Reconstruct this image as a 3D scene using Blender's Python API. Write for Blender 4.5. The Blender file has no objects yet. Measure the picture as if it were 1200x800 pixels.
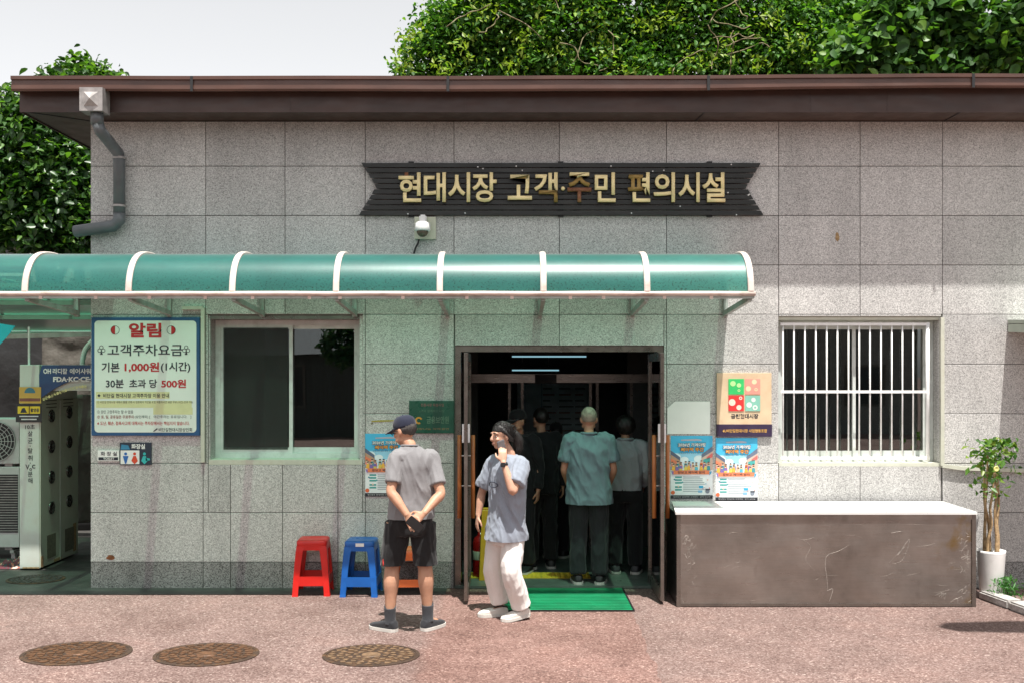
import bpy, bmesh, math, random
import numpy as np
from mathutils import Vector, Matrix, noise, Euler
random.seed(7); np.random.seed(7)
SC = bpy.context.scene
COL = SC.collection
R = math.radians
# ---- measures of the place: wall plane at y = 0, camera 9.45 m in front of it, eye level 2.0 m
F, S, HZ, H = 1200.0, 127.0, 435.0, 2.0
D = F / S
# ---- camera
cam = bpy.data.cameras.new('camera'); cam_o = bpy.data.objects.new('camera', cam); COL.objects.link(cam_o)
cam.sensor_width = 36.0; cam.lens = 36.0 * F / 1200.0; cam.shift_y = (HZ - 400.0) / 1200.0
cam.clip_start = 0.1; cam.clip_end = 2000.0
cam_o.location = (0, -D, H); cam_o.rotation_euler = (R(90), 0, 0)
SC.camera = cam_o
# ---- sun and sky (same direction)
SUN = Vector((0.256, -1.0, 3.41)).normalized()
SUN_EL = math.asin(SUN.z); SUN_ROT = math.atan2(SUN.x, SUN.y)
world = bpy.data.worlds.new('World'); SC.world = world; world.use_nodes = True
wt = world.node_tree; bg = wt.nodes['Background']
sky = wt.nodes.new('ShaderNodeTexSky'); sky.sky_type = 'NISHITA'; sky.sun_disc = False
sky.sun_elevation = SUN_EL; sky.sun_rotation = SUN_ROT
sky.air_density = 1.0; sky.dust_density = 1.6; sky.ozone_density = 1.0
hs = wt.nodes.new('ShaderNodeHueSaturation'); hs.inputs['Saturation'].default_value = 0.07   # a white hazy summer sky
wt.links.new(sky.outputs[0], hs.inputs['Color']); wt.links.new(hs.outputs[0], bg.inputs[0])
bg.inputs[1].default_value = 0.125
sun = bpy.data.lights.new('sun', 'SUN'); sun.energy = 5.0; sun.angle = R(0.6); sun.color = (1.0, 0.96, 0.90)
sun_o = bpy.data.objects.new('sun', sun); COL.objects.link(sun_o)
sun_o.rotation_euler = (-SUN).to_track_quat('-Z', 'Y').to_euler()
sun_o.location = (3, -12, 30)
SC.view_settings.view_transform = 'Standard'; SC.view_settings.look = 'None'
SC.view_settings.exposure = 0.8; SC.view_settings.gamma = 1.0
SC.view_settings.use_curve_mapping = False
SC.cycles.use_denoising = True
SC.cycles.max_bounces = 8; SC.cycles.transparent_max_bounces = 16
SC.cycles.caustics_reflective = False; SC.cycles.caustics_refractive = False

# ---- helpers -------------------------------------------------------------
def wx(px, p=0.0): return (px - 600.0) * (D - p) / F
def wz(py, p=0.0): return H + (HZ - py) * (D - p) / F
def wp(px, py, p=0.0): return Vector((wx(px, p), -p, wz(py, p)))
def gp(px, py):
    d = F * H / (py - HZ); return Vector(((px - 600.0) * d / F, d - D, 0.0))

def obj(name, me, mats=None, parent=None, smooth=False):
    if isinstance(me, bmesh.types.BMesh):
        bm = me; me = bpy.data.meshes.new(name); bm.normal_update(); bm.to_mesh(me); bm.free()
    o = bpy.data.objects.new(name, me); COL.objects.link(o)
    if mats is not None:
        for m in (mats if isinstance(mats, (list, tuple)) else [mats]): me.materials.append(m)
    if smooth: me.polygons.foreach_set('use_smooth', [True] * len(me.polygons))
    if parent is not None: o.parent = parent
    return o
def tag(o, label=None, cat=None, group=None, kind=None):
    if label: o['label'] = label
    if cat: o['category'] = cat
    if group: o['group'] = group
    if kind: o['kind'] = kind
    return o
def thing(name, label, cat, loc=(0, 0, 0), rz=0.0, group=None):
    o = bpy.data.objects.new(name, None); COL.objects.link(o)
    o.empty_display_size = 0.1
    o.location = loc; o.rotation_euler = (0, 0, rz)
    return tag(o, label, cat, group)
def copy_tree(o, parent=None):
    c = o.copy(); COL.objects.link(c); c.parent = parent
    for ch in list(o.children): copy_tree(ch, c)
    return c

def box(bm, x0, x1, y0, y1, z0, z1, mi=0):
    v = [bm.verts.new((x, y, z)) for z in (z0, z1) for y in (y0, y1) for x in (x0, x1)]
    fs = [(0, 2, 3, 1), (4, 5, 7, 6), (0, 1, 5, 4), (2, 6, 7, 3), (0, 4, 6, 2), (1, 3, 7, 5)]
    for f in fs:
        bm.faces.new([v[i] for i in f]).material_index = mi
    return v
def bxo(name, x0, x1, y0, y1, z0, z1, m, parent=None, bev=0.0):
    bm = bmesh.new(); box(bm, x0, x1, y0, y1, z0, z1)
    if bev > 0:
        bmesh.ops.bevel(bm, geom=bm.edges[:], offset=bev, segments=2, affect='EDGES', profile=0.6)
    return obj(name, bm, m, parent)
def bar(bm, a, b, w, h=None, up=(0, 0, 1), mi=0):
    """a square bar from a to b"""
    a, b = Vector(a), Vector(b); h = h or w
    t = (b - a).normalized(); up = Vector(up)
    s = t.cross(up)
    if s.length < 1e-4: s = t.cross(Vector((1, 0, 0)))
    s.normalize(); u = s.cross(t).normalized()
    v = []
    for c in (a, b):
        for i, j in ((-1, -1), (1, -1), (1, 1), (-1, 1)):
            v.append(bm.verts.new(c + s * (i * w / 2) + u * (j * h / 2)))
    for f in ((3, 2, 1, 0), (4, 5, 6, 7), (0, 1, 5, 4), (1, 2, 6, 5), (2, 3, 7, 6), (3, 0, 4, 7)):
        bm.faces.new([v[i] for i in f]).material_index = mi
def rings(bm, rs, close=True, cap0=True, cap1=True, mi=0):
    vs = [[bm.verts.new(p) for p in r] for r in rs]
    n = len(vs[0])
    for a, b in zip(vs[:-1], vs[1:]):
        for i in range(n if close else n - 1):
            j = (i + 1) % n
            bm.faces.new((a[i], a[j], b[j], b[i])).material_index = mi
    if cap0 and close: bm.faces.new(vs[0][::-1]).material_index = mi
    if cap1 and close: bm.faces.new(vs[-1]).material_index = mi
    return vs
def tube(bm, pts, rad, n=10, mi=0, ref=(0, 0, 1), caps=True):
    """tube through points; rad = number, or list of numbers or (a, b) pairs"""
    pts = [Vector(p) for p in pts]; N = len(pts)
    if not isinstance(rad, (list, tuple)): rad = [rad] * N
    s = None; rs = []
    for i, p in enumerate(pts):
        t = (pts[min(i + 1, N - 1)] - pts[max(i - 1, 0)]).normalized()
        if s is None:
            s = t.cross(Vector(ref))
            if s.length < 1e-3: s = t.cross(Vector((1, 0.01, 0)))
        else:
            s = s - t * s.dot(t)
        s.normalize(); u = s.cross(t).normalized()
        a, b = rad[i] if isinstance(rad[i], (list, tuple)) else (rad[i], rad[i])
        rs.append([p + s * (a * math.cos(2 * math.pi * k / n)) + u * (b * math.sin(2 * math.pi * k / n)) for k in range(n)])
    rings(bm, rs, cap0=caps, cap1=caps, mi=mi)
def lathe(bm, prof, c=(0, 0, 0), n=24, mi=0, axis='Z'):
    c = Vector(c); rs = []
    for r, z in prof:
        ring = []
        for k in range(n):
            a = 2 * math.pi * k / n
            v = (r * math.cos(a), r * math.sin(a), z) if axis == 'Z' else (r * math.cos(a), -z, r * math.sin(a))
            ring.append(c + Vector(v))
        rs.append(ring)
    rings(bm, rs, mi=mi)
def poly(bm, pts, mi=0):
    bm.faces.new([bm.verts.new(p) for p in pts]).material_index = mi
def prism(bm, pts, off, mi=0):
    """pts: loop of 3-D points, pushed along off"""
    off = Vector(off); a = [bm.verts.new(p) for p in pts]; b = [bm.verts.new(Vector(p) + off) for p in pts]
    n = len(a)
    bm.faces.new(a).material_index = mi; bm.faces.new(b[::-1]).material_index = mi
    for i in range(n): bm.faces.new((a[i], b[i], b[(i + 1) % n], a[(i + 1) % n])).material_index = mi
def catmull(pts, k=5):
    P = [Vector(p) for p in pts]; out = []
    for i in range(len(P) - 1):
        p0, p1, p2, p3 = P[max(i - 1, 0)], P[i], P[i + 1], P[min(i + 2, len(P) - 1)]
        for j in range(k):
            t = j / k
            out.append(0.5 * ((2 * p1) + (-p0 + p2) * t + (2 * p0 - 5 * p1 + 4 * p2 - p3) * t * t + (-p0 + 3 * p1 - 3 * p2 + p3) * t ** 3))
    out.append(P[-1]); return out

# ---- materials -------------------------------------------------------------
def nodes_of(name):
    m = bpy.data.materials.new(name); m.use_nodes = True
    nt = m.node_tree; return m, nt, nt.nodes['Principled BSDF']
def coords(nt, scale=(1, 1, 1), world_space=True):
    if world_space:
        g = nt.nodes.new('ShaderNodeNewGeometry'); out = g.outputs['Position']
    else:
        g = nt.nodes.new('ShaderNodeTexCoord'); out = g.outputs['Object']
    mp = nt.nodes.new('ShaderNodeMapping'); mp.inputs['Scale'].default_value = scale
    nt.links.new(out, mp.inputs['Vector']); return mp.outputs[0]
def nz(nt, vec, scale, detail=3.0, rough=0.55, dist=0.0):
    n = nt.nodes.new('ShaderNodeTexNoise'); n.inputs['Scale'].default_value = scale
    n.inputs['Detail'].default_value = detail; n.inputs['Roughness'].default_value = rough
    n.inputs['Distortion'].default_value = dist
    nt.links.new(vec, n.inputs['Vector']); return n.outputs['Fac']
def ramp(nt, fac, stops, interp='LINEAR'):
    r = nt.nodes.new('ShaderNodeValToRGB'); r.color_ramp.interpolation = interp
    e = r.color_ramp.elements
    while len(e) < len(stops): e.new(0.5)
    for i, (p, c) in enumerate(stops):
        e[i].position = p; e[i].color = (c, c, c, 1) if isinstance(c, (int, float)) else (*c, 1)
    nt.links.new(fac, r.inputs['Fac']); return r.outputs['Color']
def mix(nt, a, b, fac, mode='MIX'):
    m = nt.nodes.new('ShaderNodeMix'); m.data_type = 'RGBA'; m.blend_type = mode
    for i, v in ((6, a), (7, b), (0, fac)):
        s = m.inputs[i]
        if hasattr(v, 'is_linked'): nt.links.new(v, s)
        elif isinstance(v, (int, float)): s.default_value = v if i == 0 else (v, v, v, 1)
        else: s.default_value = (*v, 1)
    return m.outputs[2]
def math_n(nt, op, a, b=0.0):
    m = nt.nodes.new('ShaderNodeMath'); m.operation = op
    for s, v in ((m.inputs[0], a), (m.inputs[1], b)):
        if hasattr(v, 'is_linked'): nt.links.new(v, s)
        else: s.default_value = v
    return m.outputs[0]
def bump(nt, bs, height, dist=0.01, strength=1.0):
    b = nt.nodes.new('ShaderNodeBump'); b.inputs['Distance'].default_value = dist; b.inputs['Strength'].default_value = strength
    nt.links.new(height, b.inputs['Height']); nt.links.new(b.outputs[0], bs.inputs['Normal'])
def M(name, col, rough=0.55, metal=0.0, var=0.12, vscale=6.0, bmp=0.0, bscale=60.0, spec=0.5, dirt=None, dscale=3.0, damt=0.5, stretch=(1, 1, 1), ws=True):
    m, nt, bs = nodes_of(name)
    bs.inputs['Roughness'].default_value = rough; bs.inputs['Metallic'].default_value = metal
    bs.inputs['Specular IOR Level'].default_value = spec
    v = coords(nt, stretch, ws)
    c = mix(nt, col, ramp(nt, nz(nt, v, vscale, 4), [(0.3, 1 - var * 1.5), (0.7, 1 + var)]), 1.0, 'MULTIPLY')
    if dirt:
        c = mix(nt, c, dirt, math_n(nt, 'MULTIPLY', ramp(nt, nz(nt, v, dscale, 6, 0.65), [(0.5, 0.0), (0.72, 1.0)]), damt))
    nt.links.new(c, bs.inputs['Base Color'])
    rr = ramp(nt, nz(nt, v, vscale * 2.3, 3), [(0.3, max(rough - 0.08, 0.02)), (0.7, min(rough + 0.1, 1))])
    nt.links.new(rr, bs.inputs['Roughness'])
    if bmp > 0: bump(nt, bs, nz(nt, v, bscale, 3), bmp)
    return m
_flat = {}
def FL(col, rough=0.55):
    """flat print ink"""
    k = (tuple(round(c, 3) for c in col), rough)
    if k not in _flat:
        m, nt, bs = nodes_of('print_ink'); bs.inputs['Roughness'].default_value = rough
        v = coords(nt); c = mix(nt, col, ramp(nt, nz(nt, v, 9, 3), [(0.3, 0.93), (0.7, 1.05)]), 1.0, 'MULTIPLY')
        nt.links.new(c, bs.inputs['Base Color']); _flat[k] = m
    return _flat[k]

def granite(name, lo, hi, scale=135.0, warm=(1.0, 0.985, 0.955), stain=0.35):
    m, nt, bs = nodes_of(name); v = coords(nt)
    vo = nt.nodes.new('ShaderNodeTexVoronoi'); vo.inputs['Scale'].default_value = scale * 1.12; nt.links.new(v, vo.inputs['Vector'])
    sc_ = nt.nodes.new('ShaderNodeSeparateColor'); nt.links.new(vo.outputs['Color'], sc_.inputs[0])
    b = nz(nt, v, scale * 0.7, 2, 0.5)
    a = math_n(nt, 'ADD', math_n(nt, 'MULTIPLY', sc_.outputs[0], 0.74), math_n(nt, 'MULTIPLY', b, 0.5))
    g = ramp(nt, a, [(0.26, lo * 1.5), (0.40, lo * 2.6), (0.50, hi * 0.60), (0.68, hi * 0.80), (0.92, hi)])
    c = mix(nt, g, warm, 1.0, 'MULTIPLY')
    oi = nt.nodes.new('ShaderNodeObjectInfo')
    c = mix(nt, c, ramp(nt, oi.outputs['Random'], [(0.0, 0.86), (1.0, 1.07)]), 1.0, 'MULTIPLY')
    big = ramp(nt, nz(nt, coords(nt, (1.6, 1.6, 0.35)), 1.7, 5, 0.62), [(0.42, 1.0), (0.75, 1.0 - stain)])
    c = mix(nt, c, big, 1.0, 'MULTIPLY')
    nt.links.new(c, bs.inputs['Base Color']); bs.inputs['Roughness'].default_value = 0.62
    bs.inputs['Specular IOR Level'].default_value = 0.3
    bump(nt, bs, a, 0.002, 0.5)
    return m
MAT = {}
MAT['granite'] = granite('granite_cladding', 0.17, 0.67, stain=0.2)
MAT['granite_base'] = granite('granite_plinth', 0.05, 0.38, stain=0.4)
MAT['joint'] = M('mortar_joint', (0.13, 0.125, 0.115), 0.9)
MAT['fascia'] = M('brown_painted_metal', (0.052, 0.026, 0.019), 0.42, 0.0, 0.18, 2.5, dirt=(0.075, 0.05, 0.04), dscale=2.2, damt=0.35, stretch=(1, 1, 3))
MAT['gutter'] = M('brown_gutter_metal', (0.088, 0.040, 0.028), 0.36, 0.0, 0.2, 2.0, dirt=(0.12, 0.075, 0.06), dscale=3.0, damt=0.4, stretch=(1, 1, 4))
MAT['alu'] = M('white_window_frame', (0.60, 0.64, 0.61), 0.42, 0.0, 0.08, 8, dirt=(0.25, 0.25, 0.22), dscale=9, damt=0.35)
MAT['whitebar'] = M('white_painted_bar', (0.80, 0.80, 0.79), 0.4, 0.0, 0.06, 12, dirt=(0.45, 0.42, 0.36), dscale=14, damt=0.35)
MAT['bronze'] = M('brown_steel_door_frame', (0.20, 0.175, 0.155), 0.3, 0.75, 0.15, 6)
MAT['steel'] = M('brushed_steel', (0.42, 0.39, 0.36), 0.32, 0.9, 0.12, 5, stretch=(1, 1, 12))
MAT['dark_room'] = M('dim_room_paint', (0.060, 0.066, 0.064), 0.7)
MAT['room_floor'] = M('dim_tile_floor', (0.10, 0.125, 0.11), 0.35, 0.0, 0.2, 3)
MAT['black'] = M('black_plastic', (0.012, 0.012, 0.013), 0.5)
MAT['galv'] = M('weathered_zinc', (0.33, 0.31, 0.30), 0.5, 0.35, 0.2, 14, dirt=(0.5, 0.46, 0.44), dscale=20, damt=0.4)
MAT['pipe'] = M('grey_plastic_pipe', (0.105, 0.118, 0.125), 0.38, 0.0, 0.15, 6, dirt=(0.2, 0.19, 0.17), dscale=8, damt=0.25)
MAT['conduit'] = M('ivory_conduit', (0.55, 0.56, 0.47), 0.5, 0.0, 0.1, 10, dirt=(0.3, 0.28, 0.2), dscale=10, damt=0.5)

def glass_mat(name, tint, refl=0.12, alpha=0.25, rough=0.01):
    m = bpy.data.materials.new(name); m.use_nodes = True; nt = m.node_tree; nt.nodes.clear()
    out = nt.nodes.new('ShaderNodeOutputMaterial')
    tr = nt.nodes.new('ShaderNodeBsdfTransparent'); tr.inputs[0].default_value = (*tint, 1)
    gl = nt.nodes.new('ShaderNodeBsdfGlossy'); gl.inputs['Roughness'].default_value = rough
    fr = nt.nodes.new('ShaderNodeFresnel'); fr.inputs[0].default_value = 1.5
    f2 = math_n(nt, 'ADD', math_n(nt, 'MULTIPLY', fr.outputs[0], 1.0), refl)
    mx = nt.nodes.new('ShaderNodeMixShader')
    v = coords(nt); bp = nt.nodes.new('ShaderNodeBump'); bp.inputs['Distance'].default_value = 0.002; bp.inputs['Strength'].default_value = 0.25
    nt.links.new(nz(nt, v, 1.6, 1), bp.inputs['Height']); nt.links.new(bp.outputs[0], gl.inputs['Normal'])
    nt.links.new(f2, mx.inputs[0]); nt.links.new(tr.outputs[0], mx.inputs[1]); nt.links.new(gl.outputs[0], mx.inputs[2])
    nt.links.new(mx.outputs[0], out.inputs[0]); return m
MAT['pane'] = glass_mat('window_glass', (0.36, 0.46, 0.45), 0.13)
MAT['door_glass'] = glass_mat('door_glass', (0.55, 0.66, 0.62), 0.06)

# ---- lettering -------------------------------------------------------------
def text_mesh(body, bold=0.0, extrude=0.0):
    c = bpy.data.curves.new('lettering', 'FONT'); c.body = body; c.size = 1.0; c.offset = bold; c.extrude = extrude
    c.resolution_u = 3
    o = bpy.data.objects.new('lettering', c); COL.objects.link(o)
    dg = bpy.context.evaluated_depsgraph_get(); dg.update()
    me = bpy.data.meshes.new_from_object(o.evaluated_get(dg))
    bpy.data.objects.remove(o); bpy.data.curves.remove(c)
    return me
def lettering(body, x0, x1, zc, h, y, m, parent, bold=0.0, extrude=0.0, name='lettering', M4=None, keep=False):
    """fits text into x0..x1 with glyph height h, centred on zc, on the plane y facing -y; M4 = extra matrix"""
    me = text_mesh(body, bold, 0.0)
    n = len(me.vertices); co = np.empty(n * 3); me.vertices.foreach_get('co', co); co = co.reshape(-1, 3)
    lo, hi = co.min(0), co.max(0)
    sx = (x1 - x0) / (hi[0] - lo[0]); sz = h / (hi[1] - lo[1])
    if keep: sx = sz
    cx = (lo[0] + hi[0]) / 2; cy = (lo[1] + hi[1]) / 2
    new = np.stack([(co[:, 0] - cx) * sx + (x0 + x1) / 2, np.full(n, y), (co[:, 1] - cy) * sz + zc], 1)
    me.vertices.foreach_set('co', new.ravel()); me.update()
    if extrude > 0:
        bm = bmesh.new(); bm.from_mesh(me); bmesh.ops.remove_doubles(bm, verts=bm.verts[:], dist=1e-5)
        r = bmesh.ops.extrude_face_region(bm, geom=bm.faces[:])
        for v in r['geom']:
            if isinstance(v, bmesh.types.BMVert): v.co.y += extrude
        bmesh.ops.recalc_face_normals(bm, faces=bm.faces[:])
        bm.to_mesh(me); bm.free()
    if M4 is not None: me.transform(M4)
    me.materials.clear()
    return obj(name, me, m, parent)
# ======================= the setting =======================
def ground_mat():
    m, nt, bs = nodes_of('pink_grit_paving'); v = coords(nt)
    vo0 = nt.nodes.new('ShaderNodeTexVoronoi'); vo0.inputs['Scale'].default_value = 92; nt.links.new(v, vo0.inputs['Vector'])
    sc0 = nt.nodes.new('ShaderNodeSeparateColor'); nt.links.new(vo0.outputs['Color'], sc0.inputs[0])
    b = nz(nt, v, 30, 3, 0.65)
    s = math_n(nt, 'ADD', math_n(nt, 'MULTIPLY', sc0.outputs[0], 0.62), math_n(nt, 'MULTIPLY', b, 0.6))
    base = ramp(nt, s, [(0.28, (0.105, 0.066, 0.058)), (0.48, (0.155, 0.101, 0.089)), (0.70, (0.205, 0.140, 0.124)), (0.88, (0.265, 0.192, 0.172)), (1.0, (0.43, 0.35, 0.31))])
    big = ramp(nt, nz(nt, v, 0.9, 6, 0.65), [(0.32, (0.70, 0.66, 0.64)), (0.52, (1.0, 1.0, 1.0)), (0.72, (1.14, 1.08, 1.05))])
    c = mix(nt, base, big, 1.0, 'MULTIPLY')
    mid = ramp(nt, nz(nt, v, 4.5, 4, 0.7), [(0.3, 0.88), (0.7, 1.08)])
    c = mix(nt, c, mid, 1.0, 'MULTIPLY')
    # the redder repair patch in front of the door
    sx = nt.nodes.new('ShaderNodeSeparateXYZ'); nt.links.new(coords(nt), sx.inputs[0])
    w = math_n(nt, 'MULTIPLY', math_n(nt, 'SUBTRACT', nz(nt, v, 3.0, 4), 0.5), 0.14)
    xx = math_n(nt, 'ADD', sx.outputs['X'], w)
    e1 = ramp(nt, math_n(nt, 'ADD', xx, 0.68), [(0.0, 0.0), (0.10, 1.0)])
    e2 = math_n(nt, 'LESS_THAN', math_n(nt, 'ADD', xx, math_n(nt, 'MULTIPLY', sx.outputs['Y'], -0.02)), 1.02)
    pm = math_n(nt, 'MULTIPLY', e1, e2)
    c = mix(nt, c, (1.08, 0.95, 0.915), pm, 'MULTIPLY')
    # cracks
    vo = nt.nodes.new('ShaderNodeTexVoronoi'); vo.feature = 'DISTANCE_TO_EDGE'; vo.inputs['Scale'].default_value = 0.55
    dv = nt.nodes.new('ShaderNodeVectorMath'); dv.operation = 'ADD'
    nn = nt.nodes.new('ShaderNodeTexNoise'); nn.inputs['Scale'].default_value = 2.2; nn.inputs['Detail'].default_value = 5
    nt.links.new(v, nn.inputs['Vector']); nt.links.new(v, dv.inputs[0]); nt.links.new(nn.outputs['Color'], dv.inputs[1]); nt.links.new(dv.outputs[0], vo.inputs['Vector'])
    ck = ramp(nt, vo.outputs['Distance'], [(0.0, 1.0), (0.006, 0.0)])
    ck = math_n(nt, 'MULTIPLY', ck, ramp(nt, nz(nt, v, 0.8, 2), [(0.5, 0.0), (0.62, 0.6)]))
    c = mix(nt, c, (0.06, 0.045, 0.04), ck)
    # trodden dark spots
    sp = ramp(nt, nz(nt, v, 9, 2, 0.5), [(0.70, 0.0), (0.76, 0.55)])
    c = mix(nt, c, (0.05, 0.04, 0.036), sp)
    nt.links.new(c, bs.inputs['Base Color']); bs.inputs['Roughness'].default_value = 0.85
    bs.inputs['Specular IOR Level'].default_value = 0.25
    bump(nt, bs, s, 0.012, 0.8)
    return m
MAT['ground'] = ground_mat()
MAT['alley'] = M('damp_concrete_and_shade', (0.062, 0.060, 0.055), 0.5, 0.0, 0.3, 2.5, 0.004, 70, dirt=(0.11, 0.105, 0.095), dscale=2.0, damt=0.6)
MAT['kerb'] = M('pale_granite_kerb', (0.42, 0.40, 0.38), 0.75, 0.0, 0.25, 40, 0.003, 90, dirt=(0.2, 0.18, 0.16), dscale=4, damt=0.5)
bm = bmesh.new(); poly(bm, [(-300, -300, 0), (300, -300, 0), (300, 300, 0), (-300, 300, 0)])
tag(obj('ground', bm, MAT['ground']), kind='structure')
# damp alley concrete; its strip along the wall foot is painted canopy shade, 4 mm above the paving
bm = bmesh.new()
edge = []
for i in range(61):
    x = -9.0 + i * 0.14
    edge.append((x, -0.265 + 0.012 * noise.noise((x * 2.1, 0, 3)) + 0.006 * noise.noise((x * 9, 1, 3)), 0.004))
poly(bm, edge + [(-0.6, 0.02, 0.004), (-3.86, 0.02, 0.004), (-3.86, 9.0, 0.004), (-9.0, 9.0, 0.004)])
tag(obj('path', bm, MAT['alley']), 'dark damp alley concrete, its strip along the wall foot painted as canopy shade', kind='structure')

# ---- the building
bld = thing('market_building', 'single storey market toilet building clad in speckled grey granite with brown eaves', 'building', (0, 0, 0))
XL = wx(106); XR = 7.2; ZT = wz(142.5); ZB = wz(658)
zrow = [ZT, wz(195)] + [wz(195) - (wz(195) - ZB) / 8 * k for k in range(1, 9)]
holes = [(wx(244), wx(425), wz(544), wz(370)), (wx(533), wx(778), -0.1, wz(405)), (wx(912.5), wx(1103), wz(545), wz(371))]
def grid_solid(bm, xs, zs, holes, y0, y1):
    inside = lambda i, j: 0 <= i < len(xs) - 1 and 0 <= j < len(zs) - 1 and not any(h[0] - 1e-4 < (xs[i] + xs[i + 1]) / 2 < h[1] and h[2] - 1e-4 < (zs[j] + zs[j + 1]) / 2 < h[3] for h in holes)
    vc = {}
    def V(i, j, y):
        k = (i, j, y)
        if k not in vc: vc[k] = bm.verts.new((xs[i], y, zs[j]))
        return vc[k]
    for i in range(len(xs) - 1):
        for j in range(len(zs) - 1):
            if not inside(i, j): continue
            bm.faces.new((V(i, j, y0), V(i + 1, j, y0), V(i + 1, j + 1, y0), V(i, j + 1, y0)))
            bm.faces.new((V(i, j, y1), V(i, j + 1, y1), V(i + 1, j + 1, y1), V(i + 1, j, y1)))
            if not inside(i - 1, j): bm.faces.new((V(i, j, y0), V(i, j + 1, y0), V(i, j + 1, y1), V(i, j, y1)))
            if not inside(i + 1, j): bm.faces.new((V(i + 1, j, y0), V(i + 1, j, y1), V(i + 1, j + 1, y1), V(i + 1, j + 1, y0)))
            if not inside(i, j - 1): bm.faces.new((V(i, j, y0), V(i, j, y1), V(i + 1, j, y1), V(i + 1, j, y0)))
            if not inside(i, j + 1): bm.faces.new((V(i, j + 1, y0), V(i + 1, j + 1, y0), V(i + 1, j + 1, y1), V(i, j + 1, y1)))
bm = bmesh.new()
xs = sorted([XL + 0.015, XR] + [h[0] for h in holes] + [h[1] for h in holes])
zs = sorted([-0.1, ZT + 0.25] + [h[2] for h in holes if h[2] > 0] + [h[3] for h in holes])
grid_solid(bm, xs, zs, holes, 0.014, 0.26)
box(bm, XL + 0.015, XL + 0.26, 0.27, 6.0, -0.1, ZT + 0.25); box(bm, XL + 0.27, XR, 5.75, 6.0, -0.1, ZT + 0.25); box(bm, XR - 0.25, XR, 0.27, 5.74, -0.1, ZT + 0.25)
wall = obj('wall', bm, MAT['joint'], bld)
# cladding, one object a slab
COLS_UP = [106, 241, 334, 428, 532, 655.5, 781, 912.5, 1008, 1104.5, 1224, 1330, 1460, 1514]
COLS_LO = [106, 238, 270, 331, 396, 428, 532, 781, 912.5, 1008, 1104.5, 1224, 1330, 1460, 1514]
def tile(x0, x1, z0, z1, m, name='granite_slab'):
    g = 0.0028
    bm = bmesh.new(); dy = random.uniform(-0.0012, 0.0012)
    box(bm, x0 + g, x1 - g, dy, 0.0138, z0 + g, z1 - g)
    bmesh.ops.bevel(bm, geom=[e for e in bm.edges if all(v.co.y < 0.005 for v in e.verts)], offset=0.0022, segments=1, affect='EDGES')
    obj(name, bm, m, wall)
def cut(rects, h):
    out = []
    for (a, b, c, d) in rects:
        if b <= h[0] + 1e-4 or a >= h[1] - 1e-4 or d <= h[2] + 1e-4 or c >= h[3] - 1e-4: out.append((a, b, c, d)); continue
        if a < h[0]: out.append((a, h[0], c, d))
        if b > h[1]: out.append((h[1], b, c, d))
        a2, b2 = max(a, h[0]), min(b, h[1])
        if d > h[3]: out.append((a2, b2, h[3], d))
        if c < h[2]: out.append((a2, b2, c, h[2]))
    return out
for j in range(len(zrow) - 1):
    cols = COLS_UP if j < 7 else COLS_LO
    for i in range(len(cols) - 1):
        rs = [(wx(cols[i]), wx(cols[i + 1]), zrow[j + 1], zrow[j])]
        for h in holes: rs = cut(rs, h)
        for r_ in rs:
            if r_[1] - r_[0] > 0.015 and r_[3] - r_[2] > 0.015: tile(*r_, MAT['granite'])
for a, b in zip(COLS_LO[:-1], COLS_LO[1:]):
    rs = [(wx(a), wx(b), 0.0, ZB)]
    for h in holes: rs = cut(rs, h)
    for r_ in rs:
        if r_[1] - r_[0] > 0.015: tile(*r_, MAT['granite_base'])
# eaves
SP, GP = 0.37, 0.50            # how far fascia and gutter stand out
EX0, EX1 = wx(23.5, SP), XR + 0.5
zf = ZT + 0.003
bm = bmesh.new(); box(bm, EX0, EX1, -SP + 0.012, 6.5, zf, zf + 0.05)
obj('soffit', bm, MAT['fascia'], bld)
bm = bmesh.new(); box(bm, EX0 - 0.004, EX1, -SP, -SP + 0.010, zf - 0.012, zf + 0.22); box(bm, EX0 - 0.006, EX0 + 0.004, -SP + 0.011, 6.5, zf - 0.012, zf + 0.22)
fas = obj('fascia', bm, MAT['fascia'], bld)
for px in (340, 545, 950, 1040):
    bxo('fascia_seam', wx(px, SP) - 0.004, wx(px, SP) + 0.004, -SP - 0.003, -SP - 0.0005, zf, zf + 0.2, MAT['fascia'], fas)
sof_seams = [(EX0 + 0.03, -SP + 0.02, XL, -0.01), (wx(827, SP), -SP + 0.02, wx(815), -0.01), (wx(1128, SP), -SP + 0.02, wx(1106), -0.01)]
for a in sof_seams:
    bm = bmesh.new(); bar(bm, (a[0], a[1], zf - 0.003), (a[2], a[3], zf - 0.003), 0.010, 0.005); obj('soffit_seam', bm, MAT['black'], fas)
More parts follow.
